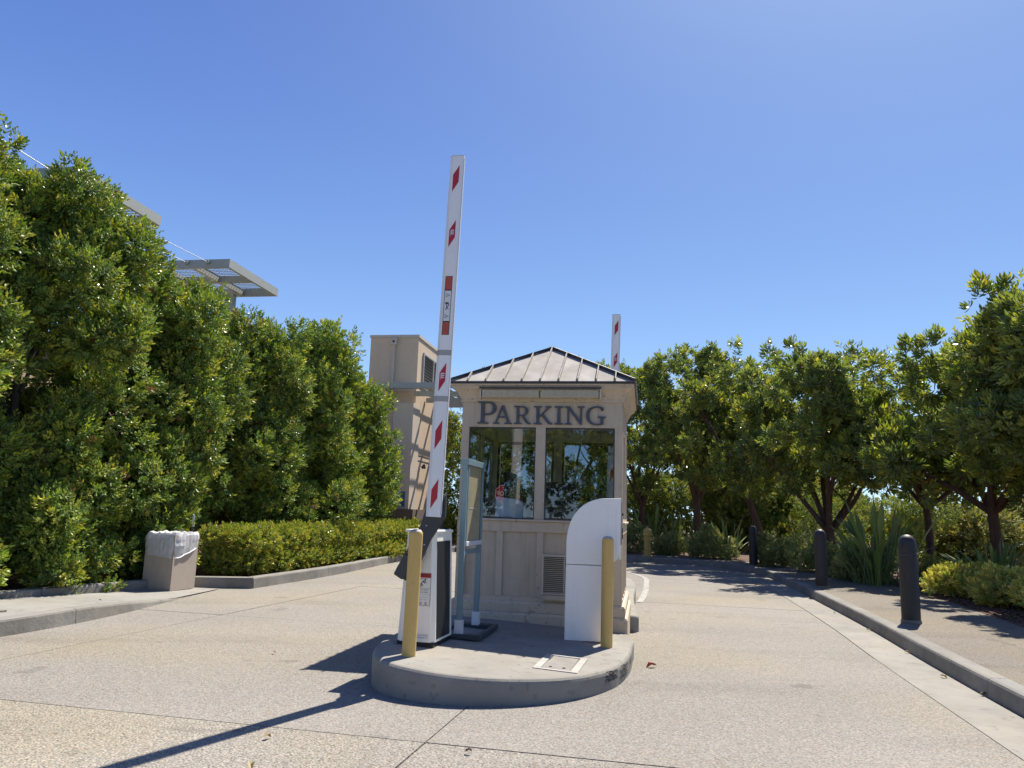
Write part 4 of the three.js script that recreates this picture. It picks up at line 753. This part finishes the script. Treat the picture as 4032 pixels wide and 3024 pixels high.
{ // low clipped hedge along the planter kerb
  const t = thing('low_hedge', 'low clipped yellow green hedge along the left planter kerb', 'hedge', [-4.62, 0.09, -13.0], 0), cl = [], r = RNG(77);
  const c = smooth([[0.0, 0], [0.55, -2.8], [1.2, -6.2], [1.75, -8.4]]);
  for (let i = 0; i < 64; i++) for (let k = 0; k < 5; k++) for (let q = 0; q < 2; q++) { const s = min(1, max(0, (i + r()) / 64)), p = c.getPointAt(s), d = c.getTangentAt(s), o = -0.36 + k * 0.18 + (r() - 0.5) * 0.12; cl.push([p.x - d.z * o, 0.2 + q * (0.32 + 0.1 * s) + r() * 0.12, p.z + d.x * o, 0.13 + r() * 0.07]); }
  foliage('leaves', t, cl, SPR.box, 40000, M.leafShiny, PAL.box, 78, { up: 0.6, shell: 0.5, size: [0.8, 1.35], floorY: 0.05 });
  for (let i = 0; i < 14; i++) { const p = c.getPointAt((i + 0.5) / 14); mesh('stem', taperTube([V(p.x, -0.03, p.z), V(p.x + 0.03, 0.2, p.z), V(p.x, 0.42, p.z + 0.04)], 0.014, 0.006, 5, 4), M.greyBark, t); }
}
tag((() => { const t = new THREE.Group(); t.name = numbered('weed'); t.position.set(-5.42, 0.045, -10.9); scene.add(t); foliage('leaves', t, [[0, 0.06, 0, 0.09], [0.06, 0.04, 0.02, 0.06]], SPR.box, 26, M.leafDull, PAL.laurel, 88); mesh('stem', taperTube([V(0, -0.01, 0), V(0.01, 0.06, 0), V(0, 0.1, 0)], 0.005, 0.003, 5, 3), M.greyBark, t); return t; })(), 'small weed sprouting at the foot of the back kerb', 'weed');

// ───────────── trees on the right and behind the booth ─────────────
function madrone(seed, x, z, h, R, label, count, o = {}) {
  const t = thing('broadleaf_tree', label, 'tree', [x, 0.14, z], 0, 'red-barked trees behind the footway'), r = RNG(seed), f = o.fork ?? 1.2, lean = o.lean ?? [0, 0];
  const top = V(lean[0], f, lean[1]);
  mesh('trunk', taperTube([V(0, -0.1, 0), V(lean[0] * 0.3 + 0.04, f * 0.4, lean[1] * 0.3), V(top.x, f, top.z)], (o.r ?? 0.14) * 0.88, (o.r ?? 0.14) * 0.62, 10, 8), M.bark, t);
  const cl = [], lo = o.lo ?? 0.33, N = o.limbs ?? 6, sq = o.sq ?? 1;
  for (let i = 0; i < N; i++) {
    const a = i / N * 2 * PI + r() * 0.7, rr = R * (0.55 + r() * 0.3), hy = h * (0.55 + r() * 0.28), e = V(top.x + cos(a) * rr, hy, top.z + sin(a) * rr * sq);
    const m1 = V(top.x + cos(a) * rr * 0.35 + (r() - 0.5) * 0.2, f + (hy - f) * 0.35, top.z + sin(a) * rr * 0.35 * sq), m2 = V(top.x + cos(a) * rr * 0.7 + (r() - 0.5) * 0.3, f + (hy - f) * 0.68, top.z + sin(a) * rr * 0.7 * sq);
    const limb = mesh('limb', taperTube([V(top.x, f - 0.08, top.z), m1, m2, e], (o.r ?? 0.14) * 0.5, 0.016, 8, 10), M.bark, t);
    for (const [p, q] of [[m1, 0.5], [m2, 0.8]]) { const b = r() * 6.28; mesh('twig', taperTube([p, p.clone().add(V(cos(b) * 0.3, 0.3, sin(b) * 0.3)), p.clone().add(V(cos(b) * 0.55, 0.75, sin(b) * 0.55))], 0.03 * q + 0.008, 0.006, 6, 5), M.bark, limb); }
    cl.push([e.x, e.y, e.z, 0.32 + r() * 0.2]);
  }
  cl.push(...clumpsIn(seed + 1, o.n ?? 58, [top.x, h * (lo + 1) / 2, top.z], R * 0.95, h * (1 - lo) / 2 * 0.95, R * 0.95 * sq, 0.16, 0.36, 2.6));
  for (let i = 0; i < 8; i++) cl.push([top.x + (r() - 0.5) * R * 1.5, h * (0.95 + r() * 0.07), top.z + (r() - 0.5) * R, 0.12 + r() * 0.12, 1.9]);
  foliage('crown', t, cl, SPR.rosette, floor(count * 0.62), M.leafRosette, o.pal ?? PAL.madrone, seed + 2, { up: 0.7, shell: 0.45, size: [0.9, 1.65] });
  return t;
}
madrone(3000, -3.9, -31, 6.3, 1.9, 'tree farthest left behind the booth, beside the stair tower', 2600, { pal: PAL.madrone });
madrone(3050, -0.9, -29.5, 6.0, 1.9, 'tree behind the booth showing between the barrier arm and the booth wall', 2160);
madrone(3100, 2.2, -29, 6.7, 1.9, 'tree hidden behind the booth with a sprig above its roof', 2800);
madrone(3200, 4.75, -27.6, 6.2, 2.0, 'slim dark tree rising just right of the booth roof', 4455, { fork: 1.6, r: 0.12 });
madrone(3300, 6.05, -25.0, 6.5, 2.0, 'tree with a stout double trunk behind the hydrant', 4860, { fork: 1.7, r: 0.17 });
madrone(3400, 7.2, -22.0, 5.6, 1.9, 'tree with a leaning reddish trunk beside the farthest black bollard', 4860, { fork: 2.2, r: 0.13, lean: [-0.55, 0], limbs: 5 });
madrone(3500, 7.5, -18.2, 5.0, 1.95, 'tree forking low into spreading limbs behind the middle black bollard', 5130, { fork: 1.0, r: 0.15, limbs: 7, lo: 0.38 });
madrone(3550, 9.1, -16.9, 4.55, 1.8, 'slender tree filling the row between the low-forked and the dark-trunked trees', 3000, { fork: 1.6, r: 0.11 });
madrone(3600, 8.85, -14.2, 4.35, 1.9, 'dark thick-trunked tree right of the nearest black bollard', 5265, { fork: 1.5, r: 0.14, lo: 0.34 });
madrone(3700, 8.45, -11.2, 4.6, 1.6, 'tallest tree at the right edge of the picture', 5670, { fork: 1.6, r: 0.13, lo: 0.38 });
madrone(3800, 8.0, -6.6, 5.0, 1.5, 'tree just outside the right edge whose shade dapples the footway', 2600, { fork: 1.6 });

madrone(3920, 8.4, -32.6, 6.4, 2.1, 'tree added in a second row to shade the middle of the dark hedge', 2200);  // added behind the hedge so that its crown keeps the sun off it
// clipped hedge and more distant planting
{
  const t = thing('background_hedge', 'dark dense tall hedge behind the right-hand trees', 'hedge', [6.5, 0.1, -29.5]);
  foliage('leaves', t, [...clumpsBox(4000, 95, -11.5, 4.3, 0.3, 2.5, -0.7, 0.7, 0.42, 0.65), ...clumpsBox(4003, 40, 2.6, 6.6, 0.3, 1.9, 0.5, 6.5, 0.4, 0.6)], SPR.laurelFar, 24000, M.leafDull, PAL.madrone, 4001, { size: [0.9, 1.5], floorY: 0.05 });
  for (let i = 0; i < 8; i++) mesh('stem', taperTube([V(-5 + i * 1.3, -0.05, 0), V(-5 + i * 1.3 + 0.05, 0.9, 0), V(-5 + i * 1.3, 1.7, 0.1)], 0.04, 0.015, 6, 5), M.greyBark, t);
}
function bushTree(seed, x, z, h, rx, label, pal, count, spr = SPR.far, group) {
  const t = thing('distant_tree', label, 'tree', [x, -0.1, z], 0, group ?? 'trees beyond the garden'), r = RNG(seed);
  mesh('trunk', taperTube([V(0, -0.1, 0), V(0.1, h * 0.3, 0), V(0, h * 0.7, 0.1)], 0.16, 0.05, 7, 6), M.greyBark, t);
  foliage('crown', t, clumpsIn(seed + 1, 26, [0, h * 0.55, 0], rx * 0.85, h * 0.42, rx * 0.8, 0.45 * rx / 2, 0.8 * rx / 2), spr, count, M.leafDull, pal, seed + 2, { size: [0.9, 1.6] });
}
bushTree(4100, 9.2, -30.5, 4.2, 2.2, 'yellow green conifer-like bush above the dark hedge', PAL.olive, 1700);
bushTree(4150, 12.2, -31.5, 3.7, 2.2, 'olive bush at the right end of the dark hedge', PAL.olive, 1500);
bushTree(4200, 15.8, -26, 1.7, 2.0, 'low olive bush seen under the right-hand crowns', PAL.olive, 1300);
bushTree(4250, 19.5, -31, 1.8, 2.4, 'low sunlit bush behind the right-hand trunks', PAL.olive, 1300);
bushTree(4300, 25, -36, 2.3, 3.0, 'dusty bush at the far right under the tallest tree', PAL.olive, 1300);
bushTree(4350, 14, -47, 6.4, 3.2, 'feathery pale tree showing through the gap in the right-hand row', PAL.olive, 1500);
bushTree(4400, 26, -75, 3.6, 6, 'hazy round tree on the far skyline to the right', PAL.olive, 1100);
bushTree(4450, 38, -80, 3.4, 6.5, 'hazy broad tree on the far skyline at the right edge', PAL.olive, 1100);

// ───────────── bird-of-paradise clumps: every leaf its own blade ─────────────
const bladeMat = [[0.12, 0.19, 0.04], [0.16, 0.24, 0.04], [0.10, 0.16, 0.04], [0.21, 0.26, 0.05]].map(([r, g, b]) => new THREE.MeshPhysicalMaterial({ color: rgb(r, g, b), roughness: 0.9, transmission: 0.3, thickness: 0, clearcoat: 0.4, clearcoatRoughness: 0.3, side: THREE.DoubleSide }));
function blade(H, stalk, W, bend) { // stalk then paddle, bending outwards to +x
  const pos = [], idx = [], K = 9;
  for (let i = 0; i <= K; i++) {
    const t = i / K, y = H * (t - 0.12 * bend * t * t), x = bend * H * 0.55 * t * t, s = t < stalk ? 0.011 : W * Math.pow(sin(PI * min(1, (t - stalk) / (1 - stalk) * 0.96 + 0.03)), 0.75), f = t < stalk ? 0.004 : s * 0.22;
    pos.push(x - f, y, -s, x + f * 0.4, y, 0, x - f, y, s);
    if (i) { const a = (i - 1) * 3; idx.push(a, a + 1, a + 3, a + 1, a + 4, a + 3, a + 1, a + 2, a + 4, a + 2, a + 5, a + 4); }
  }
  const g = new THREE.BufferGeometry(); g.setAttribute('position', new THREE.Float32BufferAttribute(pos, 3)); g.setIndex(idx); g.computeVertexNormals();
  return g;
}
const bladeGeo = [blade(1, 0.5, 0.04, 0.4), blade(1, 0.55, 0.034, 0.8), blade(1, 0.45, 0.036, 1.2), blade(1, 0.58, 0.036, 0.15)];
function strelitzia(seed, x, z, h, n, label) {
  const t = thing('strap_leaf_plant', label, 'plant', [x, 0.14, z], 0, 'bird-of-paradise clumps'), r = RNG(seed);
  for (let i = 0; i < n; i++) {
    const k = i / n, m = mesh('leaf', bladeGeo[k < 0.25 ? 3 : k < 0.55 ? 0 : k < 0.8 ? 1 : 2], bladeMat[floor(r() * 4)], t), a = r() * 2 * PI, s = h * (0.6 + r() * 0.6) * (1 - 0.15 * k);
    m.scale.set(s, s, s * 1.05); const o = 0.3 * r() * h; m.rotation.set((r() - 0.5) * 0.45, a, (r() - 0.5) * 0.5 - k * 0.2); m.position.set(cos(a) * o, -0.03, -sin(a) * o);
  }
}
strelitzia(5000, 7.15, -15.2, 1.55, 60, 'largest bird-of-paradise clump, right of the middle black bollard');
strelitzia(5100, 8.0, -12.8, 0.95, 60, 'dense low bird-of-paradise clump right of the nearest black bollard');
strelitzia(5200, 6.55, -23.3, 1.15, 36, 'bird-of-paradise clump between the double trunk and the farthest black bollard');
strelitzia(5300, 5.5, -25.3, 1.15, 14, 'pale-tipped bird-of-paradise clump at the foot of the double trunk');
strelitzia(5400, 4.9, -26.0, 1.45, 16, 'bird-of-paradise clump right behind the hydrant');
strelitzia(5500, 9.6, -11.5, 1.1, 22, 'bird-of-paradise clump at the right edge behind the yellow shrubs');

// ───────────── low shrubs in the bed ─────────────
function shrub(seed, x, z, h, rx, rz, pal, count, label, mat = M.leafDull, spr = SPR.fine, group = 'low shrubs in the right-hand bed') {
  const t = thing('low_shrub', label, 'shrub', [x, 0.145, z], 0, group), r = RNG(seed);
  for (let i = 0; i < 3; i++) { const a = i * 2.1; mesh('stem', taperTube([V(0, -0.02, 0), V(cos(a) * rx * 0.3, h * 0.3, sin(a) * rz * 0.3), V(cos(a) * rx * 0.55, h * 0.55, sin(a) * rz * 0.55)], 0.012, 0.005, 5, 4), M.greyBark, t); }
  const cl = clumpsIn(seed + 1, 26, [0, h * 0.48, 0], rx * 0.85, h * 0.42, rz * 0.85, h * 0.16, h * 0.3);
  foliage('leaves', t, cl, spr, count, mat, pal, seed + 2, { up: 0.8, floorY: 0.02, size: [0.8, 1.35] });
}
shrub(6000, 7.55, -12.9, 0.48, 0.65, 0.5, PAL.gold, 1500, 'golden green shrub nearest the black bollard in the mulch', undefined, undefined, 'golden shrubs edging the mulch');
shrub(6050, 7.35, -11.5, 0.5, 0.55, 0.55, PAL.gold, 1500, 'golden green shrub in the middle of the three along the mulch', undefined, undefined, 'golden shrubs edging the mulch');
shrub(6100, 7.2, -10.2, 0.5, 0.6, 0.55, PAL.gold, 1600, 'golden green shrub at the right edge of the picture', undefined, undefined, 'golden shrubs edging the mulch');
shrub(6150, 8.3, -11.9, 0.55, 0.7, 0.5, PAL.gold, 1200, 'golden green shrub set back behind the mulch edge', undefined, undefined, 'golden shrubs edging the mulch');
shrub(6200, 6.95, -20.4, 0.75, 0.6, 0.6, PAL.cover, 1500, 'pale green shrub between the farthest and middle black bollards');
shrub(6250, 7.35, -17.0, 0.75, 0.75, 0.6, PAL.cover, 1700, 'pale green shrub directly behind the middle black bollard');
shrub(6300, 7.3, -15.9, 0.7, 0.6, 0.5, PAL.cover, 1400, 'grey green shrub at the foot of the largest strap-leaf clump');
shrub(6350, 7.5, -18.9, 0.8, 0.7, 0.7, PAL.cover, 1600, 'rounded pale shrub left of the low-forked tree');
shrub(6400, 6.2, -23.6, 0.85, 0.8, 0.6, PAL.cover, 1500, 'low leafy shrub before the far bird-of-paradise clump');
shrub(6450, 5.2, -25.0, 0.7, 0.6, 0.5, PAL.cover, 1200, 'low leafy shrub right of the hydrant');
shrub(6500, 3.7, -25.6, 1.0, 0.8, 0.7, PAL.cover, 1500, 'rounded shrub left of the hydrant by the booth corner');
shrub(6550, 7.9, -14.3, 0.5, 0.6, 0.5, PAL.olive, 1000, 'small dull shrub between the two strap-leaf clumps');
shrub(6600, 1.6, -27.2, 1.0, 1.0, 0.7, PAL.cover, 1100, 'shrub beyond the drive hidden behind the booth');
shrub(6650, -0.9, -27.9, 1.1, 1.0, 0.7, PAL.cover, 1100, 'shrub beyond the drive left of the booth');

// mulch chips, weeds of ground litter
{
  const g = boxAt(0.05, 0.008, 0.016), n = 5200, m = new THREE.InstancedMesh(g, std({ color: 0xffffff, roughness: 1 }), n), r = RNG(600), q = new THREE.Quaternion(), mt = new THREE.Matrix4(), e = new THREE.Euler(), col = new THREE.Color();
  for (let i = 0; i < n; i++) { const s = 0.12 + r() * 0.4, p = bed.getPointAt(s), d = bed.getTangentAt(s), o = 0.06 + Math.pow(r(), 1.4) * 2.0; q.setFromEuler(e.set((r() - 0.5) * 0.7, r() * 6.3, (r() - 0.5) * 0.7)); const k = 0.5 + r() * 1.1; m.setMatrixAt(i, mt.compose(V(p.x - d.z * o, 0.153 + r() * 0.012, p.z + d.x * o), q, V(k, 1, 0.6 + r()))); const w = 0.5 + r(); m.setColorAt(i, col.setRGB(0.14 * w, 0.078 * w, 0.05 * w)); }
  m.name = 'mulch_chips'; m.userData.kind = 'stuff'; m.userData.label = 'brown bark mulch chips covering the right-hand planting bed'; m.userData.category = 'mulch'; shadowed(m); scene.add(m);
}
// painted line by the booth and fallen leaves
{
  const c = smooth([[2.05, -12.1], [2.35, -13.4], [2.7, -15.2], [3.0, -17.4], [2.6, -19.3], [1.6, -20.4]]), a = [], b = [];
  for (let i = 0; i <= 40; i++) { const p = c.getPointAt(i / 40), d = c.getTangentAt(i / 40); a.push([p.x - d.z * 0.05, p.z + d.x * 0.05]); b.push([p.x + d.z * 0.05, p.z - d.x * 0.05]); }
  struct('painted_line', prism([...a, ...b.reverse()], 0.001, 0.006), std({ map: (() => { const f = fbm(701, 30, 4), r = grain(2); return texture(512, (u, v) => { const k = f(u, v) > 0.47 + (r() - 0.5) * 0.14 ? 1 : 0; return k ? [0.22, 0.205, 0.175] : [0.34, 0.33, 0.305]; }, { repeat: 1 / 1.5 }); })(), roughness: 0.8 }));
  const lg = (() => { const g = leaf(0.07, 0.034, 0.35, 0.4); g.rotateX(-PI / 2 + 0.15); g.computeVertexNormals(); return g; })(), mats = [[0.36, 0.07, 0.03], [0.24, 0.16, 0.07], [0.42, 0.33, 0.15], [0.13, 0.08, 0.04]].map(([r, g, b]) => std({ color: rgb(r, g, b), roughness: 0.8, side: THREE.DoubleSide }));
  const L = [[1.33, -6.96, 0, 1.5, 'red fallen leaf on the road right of the island'], [1.28, -7.95, 2, 1.0, 'pale fallen leaf on the road by the booth plinth'], [-1.24, -4.06, 2, 1.1, 'tan fallen leaf in the near foreground left of the joint crossing'], [-1.3, -4.5, 1, 0.8, 'brown fallen leaf just below the long joint'], [-0.15, -4.36, 3, 0.7, 'dark fallen leaf close to the joint crossing'], [-2.0, -7.0, 3, 0.7, 'dark speck of leaf in the middle of the left lane'], [4.05, -8.1, 2, 0.9, 'pale leaf lying in the right-hand gutter near the bollard'], [4.4, -9.7, 2, 0.9, 'yellow leaf lying in the gutter before the nearest bollard'], [3.75, -6.9, 2, 1.0, 'yellow leaf lying in the gutter nearest the camera'], [3.66, -6.2, 3, 1.0, 'dark curled leaf in the gutter near the camera'], [4.75, -11.4, 2, 0.8, 'pale leaf lying far along the gutter'], [-4.75, -9.3, 3, 0.6, 'dark leaf bit on the concrete apron']];
  const r = RNG(12);
  for (const [x, z, k, s, label] of L) { const m = tag(mesh('fallen_leaf', lg, mats[k]), label, 'leaf', 'fallen leaves on the paving'); m.position.set(x, x < -4.5 ? 0.13 : 0.014 + 0.004, z); m.rotation.y = r() * 6.3; m.scale.setScalar(s); }
}

// ───────────── behind the camera: what the booth windows mirror ─────────────
{
  const t = thing('stop_sign', 'red octagonal STOP sign behind the camera, mirrored in the booth window', 'stop sign', [-9.8, 0, 18.2], rad(159.6));
  mesh('post', cyl(0.03, 0.03, 2.6, 0, 0, -0.04, 10), M.galv, t);
  const oct = (R) => { const s = new THREE.Shape(); for (let i = 0; i < 8; i++) { const a = (i + 0.5) * PI / 4; s[i ? 'lineTo' : 'moveTo'](cos(a) * R, sin(a) * R); } return s; };
  mesh('rim', new THREE.ExtrudeGeometry(oct(0.41), { depth: 0.004, bevelEnabled: false }).translate(0, 2.2, -0.004), M.sleeve, t); mesh('face', new THREE.ExtrudeGeometry(oct(0.385), { depth: 0.004, bevelEnabled: false }).translate(0, 2.2, 0.0005), M.red, t);
  const g = new TextGeometry('STOP', { font: fontBold, size: 0.2, depth: 0.003, curveSegments: 4 }); g.computeBoundingBox(); g.translate(-(g.boundingBox.max.x + g.boundingBox.min.x) / 2, 2.2 - 0.1, 0.005); mesh('lettering', g, M.sleeve, t);
  const row = [[-24, 16, 'far left end'], [-20, 20.5, 'second place from the left'], [-15.5, 22.5, 'third place from the left'], [-11, 24, 'place right behind the stop sign'], [-6, 24.5, 'fifth place from the left'], [-1, 24.5, 'place straight down the drive'], [4, 24, 'place right of the drive'], [9, 22.5, 'far right end']];
  row.forEach(([x, z, w], i) => bushTree(8000 + i * 50, x, z, 7 + (i % 3) * 0.6, 3.0, 'broad tree behind the camera at the ' + w + ' of its row', PAL.laurel, 2200, SPR.far, 'trees behind the camera'));  // mirrored trees, filled out to a full row to block bright low sky
}

// ───────────── draw ─────────────
const renderer = new THREE.WebGLRenderer({ antialias: true });
renderer.shadowMap.enabled = true; renderer.shadowMap.type = THREE.PCFSoftShadowMap;
renderer.toneMapping = THREE.LinearToneMapping; renderer.toneMappingExposure = EXPOSURE;
renderer.render(scene, camera);
